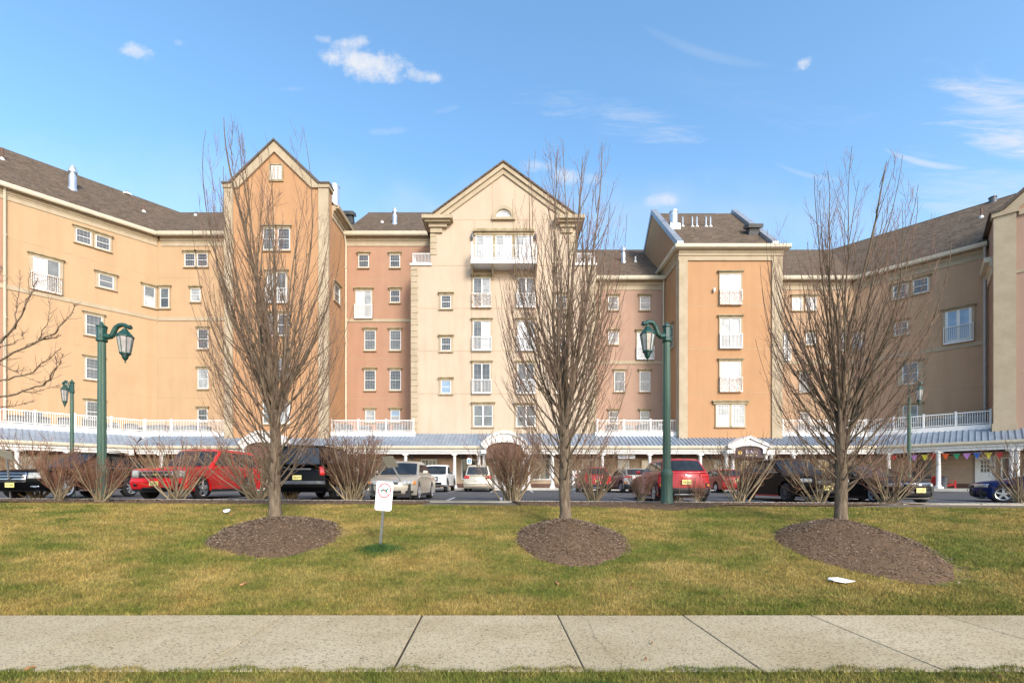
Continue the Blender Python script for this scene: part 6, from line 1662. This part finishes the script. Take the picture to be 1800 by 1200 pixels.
# ------------------------------------------------------------------ signs
def no_dogs_sign():
    b = hit(668, 966); Y = b.y; top = Vector((px_x(677, Y), Y + .03, px_z(846, Y)))
    b2 = b - Vector((0, 0, .15)); d = (top - b).normalized()
    t = thing('notice_sign', 'white no dogs notice on a leaning grey steel post in the lawn', 'sign', b, 0)
    m = MB(); ex = Vector((1, 0, 0)); ex = (ex - d * ex.dot(d)).normalized(); ey = d.cross(ex)
    H = (top - b).length; o = Vector((0, 0, 0))
    def fr(x, y, z): return o + ex * x + ey * y + d * z
    def bx(x0, x1, y0, y1, z0, z1): m.hexa([fr(x0, y0, z0), fr(x1, y0, z0), fr(x1, y1, z0), fr(x0, y1, z0), fr(x0, y0, z1), fr(x1, y0, z1), fr(x1, y1, z1), fr(x0, y1, z1)])
    bx(-.022, .022, .0, .006, -.2, H - .05); bx(-.022, -.014, -.012, .0, -.2, H - .05); bx(.014, .022, -.012, .0, -.2, H - .05)
    m.build('post', mat('post_steel', (.10, .11, .10), (.20, .21, .19), .6, 30.0, metal=.4), t)
    w, h = .345, .60; zc = H - h / 2; yf = -.016
    sg = 1 if ey.y > 0 else -1
    K = 29.5 * Y / FPX / .345
    def pl(x, z, y): return fr(x * K, sg * y, H - (H - z) * K)
    m = MB(); r = .045; out = []
    for cx_, cz_, a0 in ((w / 2 - r, zc + h / 2 - r, 0), (-w / 2 + r, zc + h / 2 - r, 90), (-w / 2 + r, zc - h / 2 + r, 180), (w / 2 - r, zc - h / 2 + r, 270)):
        for i in range(6): a = R(a0 + 18 * i); out.append((cx_ + r * math.cos(a), cz_ + r * math.sin(a)))
    m.prism([pl(x, z, yf) for x, z in out], (pl(0, 0, yf - .004) - pl(0, 0, yf)))
    pn = m.build('panel', M_PAPER, t)
    yt = yf - .006; mr = flat('sign_red', (.42, .02, .025)); mg = flat('sign_green', (.02, .16, .10)); mgr = flat('sign_text', (.06, .28, .20))
    m = MB(); zc2 = zc + .115; R0, R1 = .134, .114; n = 40
    for i in range(n):
        a, b_ = 2 * math.pi * i / n, 2 * math.pi * (i + 1) / n
        m.add([pl(R1 * math.cos(a), zc2 + 1.15 * R1 * math.sin(a), yt), pl(R0 * math.cos(a), zc2 + 1.15 * R0 * math.sin(a), yt), pl(R0 * math.cos(b_), zc2 + 1.15 * R0 * math.sin(b_), yt), pl(R1 * math.cos(b_), zc2 + 1.15 * R1 * math.sin(b_), yt)], [(0, 1, 2, 3)])
    a = R(135); p0 = Vector((math.cos(a), math.sin(a) * 1.15)) * R1; nn = Vector((-p0.y, p0.x)).normalized() * .0075
    m.add([pl(p0.x + nn.x, zc2 + p0.y + nn.y, yt - .001), pl(p0.x - nn.x, zc2 + p0.y - nn.y, yt - .001), pl(-p0.x - nn.x, zc2 - p0.y - nn.y, yt - .001), pl(-p0.x + nn.x, zc2 - p0.y + nn.y, yt - .001)], [(0, 1, 2, 3)])
    m.build('prohibition_ring', mr, pn)
    dog = [(-.075, .012), (-.085, .035), (-.078, .038), (-.066, .022), (-.02, .018), (.03, .024), (.052, .05), (.056, .068), (.066, .058), (.092, .050), (.094, .040), (.074, .034), (.06, .012), (.052, -.012), (.054, -.062), (.042, -.064), (.034, -.02), (.0, -.012), (-.038, -.014), (-.052, -.034), (-.05, -.064), (-.062, -.066), (-.070, -.034)]
    m = MB(); m.add([pl(x, zc2 + z, yt + .001) for x, z in dog], [tuple(range(len(dog)))]); m.build('dog_symbol', mg, pn)
    m = MB()
    for i, (s_, wd) in enumerate((('PLEASE TAKE', .235), ('YOUR PET TO', .235), ('DESIGNATED', .225), ('PET AREA', .18))):
        add_text(m, s_, .048, lambda a, b_, c: pl(a, zc - .085 - .053 * i + b_, yt - c), width=wd)
    m.build('lettering', mgr, pn)
    m = MB()
    for z in (zc + .265, zc - .245): m.lathe([(.009, 0), (.009, .006)], pl(0, z, yt - .006), 10, axis='y')
    m.build('bolt', M_DKMETAL, pn)
    return b
SB = no_dogs_sign()
# long grass left standing round the sign post
m = MB(); rnd = random.Random(3)
for i in range(2600):
    a = rnd.uniform(0, 6.28); r = abs(rnd.gauss(0, .17)); x, y = SB.x + 1.7 * r * math.cos(a), SB.y + r * math.sin(a) * .9 - .02; z = ground(x, y)
    h = rnd.uniform(.06, .15) * max(.35, 1 - r / .45); an = rnd.uniform(0, 6.28); w = .004; l = rnd.uniform(0, .06)
    m.add([(x - w * math.cos(an), y - w * math.sin(an), z - .005), (x + w * math.cos(an), y + w * math.sin(an), z - .005), (x + l * math.cos(an + 1), y + l * math.sin(an + 1), z + h)], [(0, 1, 2)])
tag(m.build('grass_tuft', M_TUFT), 'tuft of long dark green grass around the foot of the notice post', 'grass tuft', kind='stuff')
def sign_back(label, px0, px1, y0, y1, foot, Y, mtl):
    t = thing('parking_sign', label, 'sign', hit(*foot), 0)
    b = hit(*foot); w = (px1 - px0) * Y / FPX; topx = (px0 + px1) / 2
    top = Vector((px_x(topx, Y), Y, px_z(y0, Y))) - b; m = MB(); m.tube([Vector((0, 0, -.1)), Vector((0, 0, .0)), top * 1.0], .026, 6); m.build('post', M_GREY, t)
    d = top.normalized(); h = (y1 - y0) * Y / FPX; ex = Vector((1, 0, 0)); ex = (ex - d * ex.dot(d)).normalized()
    m = MB(); a = [top - ex * w / 2, top + ex * w / 2, top + ex * w / 2 - d * h, top - ex * w / 2 - d * h]
    m.prism([p + Vector((0, -.025, 0)) + d * .03 for p in a], (0, -.012, 0)); m.build('panel', mtl, t, bevel=(.006, 1))
M_SBACK = mat('sign_back', (.36, .34, .28), (.44, .42, .36), .6, 8.0)
sign_back('bare metal back of a leaning parking sign before the silver sedan', 671, 692, 803, 832, (724, 880), 14.6, M_SBACK)
sign_back('bare metal back of a parking sign at the left edge', 1, 21, 792, 816, (19, 877), 14.6, M_SBACK)
def hung_sign():
    Y = 35.6; x0, x1 = px_x(1086, Y), px_x(1116.5, Y); z0, z1 = px_z(805.8, Y), px_z(799, Y); c = Vector(((x0 + x1) / 2, Y, z0))
    t = thing('shop_sign', 'white oval ended shop sign with blue script hung under the canopy', 'sign', c)
    w = (x1 - x0) / 2; h = z1 - z0; m = MB(); r = .08; out = []
    for cx_, cz_, a0 in ((w - r, h - r, 0), (-w + r, h - r, 90), (-w + r, r, 180), (w - r, r, 270)):
        for i in range(6): a = R(a0 + 18 * i); out.append((cx_ + r * math.cos(a), cz_ + r * math.sin(a)))
    m.prism([(x, -.03, z) for x, z in out], (0, .06, 0)); p = m.build('panel', M_PAPER, t)
    m = MB(); add_text(m, 'Allure', .23, lambda a, b, c_: (a - w * .48, -.034 - c_, h / 2 + b), shear=.35, width=w * .75); m.build('lettering', flat('sign_blue', (.03, .12, .42)), p)
    m = MB(); add_text(m, 'SALON', .15, lambda a, b, c_: (a + w * .42, -.034 - c_, h / 2 + b), width=w * .75); m.build('lettering', flat('sign_pale_blue', (.35, .58, .80)), p)
    for x in (-w * .8, w * .8): m = MB(); m.tube([(x, 0, h), (x, 0, 4.02 - z0)], .012, 6); m.build('hanger', M_DKMETAL, t)
hung_sign()
def arched_sign():
    Y = 34.3; x = px_x(1317, Y); z0 = px_z(804, Y); hw = 27 * Y / FPX; zc = px_z(793, Y) - z0; zt = px_z(783.5, Y) - z0
    t = thing('shop_sign', 'dark brown arched sign with a gold leaf under the gabled portico', 'sign', (x, Y + .14, z0))
    m = MB(); n = 18; out = [(-hw, 0), (hw, 0)] + [(hw * math.cos(math.pi * i / n), zc + (zt - zc) * math.sin(math.pi * i / n)) for i in range(n + 1)]
    m.prism([(a, 0, b) for a, b in out], (0, .05, 0)); p = m.build('panel', flat('sign_brown', (.040, .018, .022)), t)
    k = Y / FPX; leaf = [(0, -4.4), (.5, -2.6), (2.2, -2.0), (3.4, .2), (3.0, 2.4), (1.4, 4.2), (0, 4.8), (-1.8, 4.0), (-3.2, 2.0), (-3.2, -.2), (-1.9, -1.8), (-.4, -2.6)]
    m = MB(); m.prism([(-14.5 * k + a * k, -.012, 8.0 * k + b * k) for a, b in leaf], (0, .010, 0)); m.build('gold_leaf', flat('gold', (.75, .50, .10), .4), p)
    m = MB(); add_text(m, 'Salon', .34, lambda a, b, c_: (a + 5 * k, -.012 - c_, 10.2 * k + b), shear=.2, width=22 * k); m.build('lettering', flat('sign_lilac', (.62, .56, .66)), p)
    m = MB(); add_text(m, 'AND DAY SPA', .17, lambda a, b, c_: (a + 5 * k, -.012 - c_, 4.4 * k + b), width=22 * k); m.build('lettering', flat('sign_creme', (.75, .66, .42)), p)
arched_sign()
def access_sign(label, px, y0, y1, w_px, Y, foot_z=WZ):
    x = px_x(px, Y); t = thing('access_sign', label, 'sign', (x, Y, foot_z)); z0, z1 = px_z(y1, Y) - foot_z, px_z(y0, Y) - foot_z; w = w_px * Y / FPX / 2
    m = MB(); m.tube([(0, 0, 0), (0, 0, z1)], .025, 6); m.build('post', M_GREY, t)
    m = MB(); m.box(-w, w, -.045, -.03, z0, z1); p = m.build('panel', M_PAPER, t)
    mbl = flat('access_blue', (.04, .20, .46)); m = MB(); zc = (z0 + z1) / 2; s = w * .75
    m.box(-s, s, -.050, -.0455, zc - s, zc + s); f = m.build('symbol_field', mbl, p)
    m = MB(); q = [(-.1, .75), (.1, .75), (.12, .2), (.5, .2), (.5, .02), (.15, .02), (.5, -.6), (.35, -.7), (-.05, -.05), (-.12, .2)]
    m.prism([(a * s, -.052, zc + b * s) for a, b in q], (0, .0015, 0)); m.build('symbol', M_PAPER, p)
access_sign('pale blue accessible parking sign behind the minivan roof', 825, 805, 815, 8, 34.2); access_sign('blue accessible parking sign beside the curved portico columns', 926.5, 804, 817, 8, 34.2)
def sandwich_board():
    p = hit(1013, 862) if False else Vector((px_x(1013, 33), 33.0, lot_z(4, 33))); t = thing('sandwich_board', 'white folding board with red lettering behind the middle tree', 'sign', p, .1)
    mr = flat('board_red', (.55, .05, .04))
    for sg in (-1, 1):
        m = MB(); m.hexa([(-.38, sg * .34 - .015, 0), (.38, sg * .34 - .015, 0), (.38, sg * .34 + .015, 0), (-.38, sg * .34 + .015, 0), (-.28, sg * .03 - .015, 1.45), (.28, sg * .03 - .015, 1.45), (.28, sg * .03 + .015, 1.45), (-.28, sg * .03 + .015, 1.45)])
        b = m.build('board', M_WHITE, t)
        if sg < 0:
            m = MB()
            def pl(a, c, b_): return (a, -.34 + .31 * (b_ / 1.45) - .02 - c, b_)
            add_text(m, 'OPEN', .3, lambda a, b_, c: pl(a, c, 1.1 + b_), width=.4); m.build('lettering', mr, b)
sandwich_board()

# ------------------------------------------------------------------ bunting, chairs, bin
def bunting():
    f = F_CR.shift(-.55); cols = [('yellow', (.75, .62, .05)), ('red', (.62, .03, .03)), ('orange', (.80, .12, .015)), ('green', (.04, .28, .12)), ('violet', (.55, .24, .58)), ('blue', (.02, .14, .52)), ('yellow', (.75, .62, .05)), ('red', (.5, .06, .05))]
    pxs = [1626, 1641.5, 1662, 1681.5, 1699.5, 1718, 1737, 1757]; ys = [799, 797, 797, 797, 796.5, 795, 795, 795]
    o = f.P(f.U(1640), 3.6)
    t = thing('bunting', 'string of coloured pennants under the canopy of the right wing', 'bunting', o)
    pts = [f.P(f.U(1560), 3.76) - o]; top = []
    for px, y in zip(pxs, ys): p = f.P(f.U(px), f.Z(px, y)) - o; pts.append(p); top.append(p)
    pts.append(f.P(f.U(1785), 3.74) - o); m = MB(); m.tube(pts, .008, 5); m.build('cord', M_WHITE, t)
    for (nm, c), p in list(zip(cols, top)) + [(('violet', (.3, .16, .36)), f.P(f.U(1607), 3.62) - o), (('red', (.5, .06, .05)), f.P(f.U(1572), 3.66) - o)]:
        m = MB(); w = .20; u = f.u; tw_ = f.n * random.uniform(-.06, .06)
        m.prism([p - u * w, p + u * w, p + tw_ + u * random.uniform(-.04, .04) - Vector((0, 0, .44))], f.n * .006); o2 = m.build('pennant', flat('pennant_' + nm, c, .7), t); tag(o2, nm + ' pennant')
bunting()
M_CHAIR = mat('chair_red', (.55, .022, .018), (.62, .035, .028), .45, 6.0)
def adirondack(label, p, rz):
    t = thing('garden_chair', label, 'chair', p, rz, 'red garden chairs outside the shops')
    m = MB()
    for i in range(6): x = -.27 + i * .108; m.hexa([(x, -.30, .36), (x + .098, -.30, .36), (x + .098, .25, .22), (x, .25, .22), (x, -.30, .385), (x + .098, -.30, .385), (x + .098, .25, .245), (x, .25, .245)])
    m.build('seat', M_CHAIR, t)
    m = MB()
    for i in range(6):
        x = -.29 + i * .115; h = .98 - .10 * abs(i - 2.5) / 2.5
        m.hexa([(x, .18, .25), (x + .105, .18, .25), (x + .105, .205, .25), (x, .205, .25), (x - .01 + .004 * i, .58, h), (x + .105 + .004 * i, .58, h), (x + .105 + .004 * i, .605, h), (x - .01 + .004 * i, .605, h)])
    m.build('backrest', M_CHAIR, t)
    for sg in (-1, 1):
        m = MB(); m.box(sg * .36 - .07, sg * .36 + .07, -.38, .42, .55, .575); m.build('armrest', M_CHAIR, t)
        m = MB(); m.box(sg * .32 - .015, sg * .32 + .015, -.34, -.25, 0, .55); m.build('leg', M_CHAIR, t)
        m = MB(); m.hexa([(sg * .31 - .012, -.30, .26), (sg * .31 + .012, -.30, .26), (sg * .31 + .012, .62, 0), (sg * .31 - .012, .62, 0), (sg * .31 - .012, -.30, .37), (sg * .31 + .012, -.30, .37), (sg * .31 + .012, .62, .08), (sg * .31 - .012, .62, .08)]); m.build('leg', M_CHAIR, t)
fc = F_CR.shift(-1.3)
adirondack('red slatted garden chair right of the grey bin, leaning back to the right', fc.P(fc.U(1669), WZ), R(48)); adirondack('red slatted garden chair half hidden behind the white column', fc.P(fc.U(1642), WZ), R(-60))
m = MB(); pb = F_CR.shift(-.6).P(F_CR.shift(-.6).U(1658), WZ)
t_ = thing('litter_bin', 'dark grey litter bin between the column and the red chair', 'bin', pb)
m.lathe([(.20, 0), (.25, .8), (.26, .82), (.23, .82), (.19, .5)], (0, 0, 0), 20); m.build('bin_body', M_DKMETAL, t_, smooth=True); m = MB(); m.lathe([(.27, .0), (.27, .05), (.24, .06), (.24, .0)], (0, 0, .80), 20); m.build('rim', M_BLACKP, t_)

# ------------------------------------------------------------------ litter and leaves
def litter(name, label, cat, px, py, pts, m_, dz=.03, grp=None, thick=.004):
    p = hit(px, py) + Vector((0, 0, dz)); m = MB(); k = p.y / FPX
    up = [Vector((a * k, b * k * 2.2, .012 * math.sin(a * 1.3 + b) + (ground(p.x + a * k, p.y + b * k * 2.2) - ground(p.x, p.y)))) for a, b in pts]
    m.prism(up, (0, 0, thick)); o = m.build(name, m_); o.location = p
    return tag(o, label, cat, grp)
litter('paper_sheet', 'white sheet of paper lying on the grass before the right mound', 'paper', 1478, 1025, [(-18, 3), (-14, 5.5), (2, 4.5), (15, 3), (19, -4), (2, -4), (-15, -3), (-17, -1)], M_PAPER, .045)
litter('paper_scrap', 'crumpled white scrap on the grass left of the first tree', 'paper', 398, 902, [(-4, 0), (-1, 3), (3, 3), (4, 0), (1, -3), (-3, -2)], M_PAPER, .05, thick=.03)
LF = [(-5, 0), (-3, 1.2), (-2.4, 3), (0, 1.8), (2.8, 3.2), (2.6, 1), (5.2, .4), (2.4, -1.2), (1.5, -3), (-.4, -1.6), (-3, -2.4), (-2.8, -.6)]
def rot(pts, a, s): return [(s * (x * math.cos(a) - y * math.sin(a)), s * (x * math.sin(a) + y * math.cos(a))) for x, y in pts]
for (px, py, a, s, lab) in ((427, 1030, .3, 1.0, 'tan leaf on the grass below the first mulch mound'), (980, 1028, 2.0, .9, 'tan leaf on the grass under the middle mulch mound'), (296, 937, 1.0, .7, 'tan leaf high on the lawn left of the first mound'),
        (408, 906, .2, .8, 'tan leaf beside the crumpled white scrap'), (1109, 1037, 1.2, .5, 'small orange leaf on the grass right of the middle mound'), (312, 1053, 2.2, .6, 'curled brown leaf near the sidewalk at left'),
        (1146, 1133, .6, .5, 'small orange leaf lying on the sidewalk'), (1135, 1161, 2.6, .45, 'dark leaf lying on the sidewalk right of the crack'), (52, 1178, .4, 1.1, 'brown leaf at the near sidewalk edge at left'), (1755, 1192, 1.4, 1.2, 'brown leaf in the near grass at right')):
    litter('fallen_leaf', lab, 'leaf', px, py, rot(LF, a, s), M_LEAF, .03 if py < 1080 else .02, 'fallen leaves')
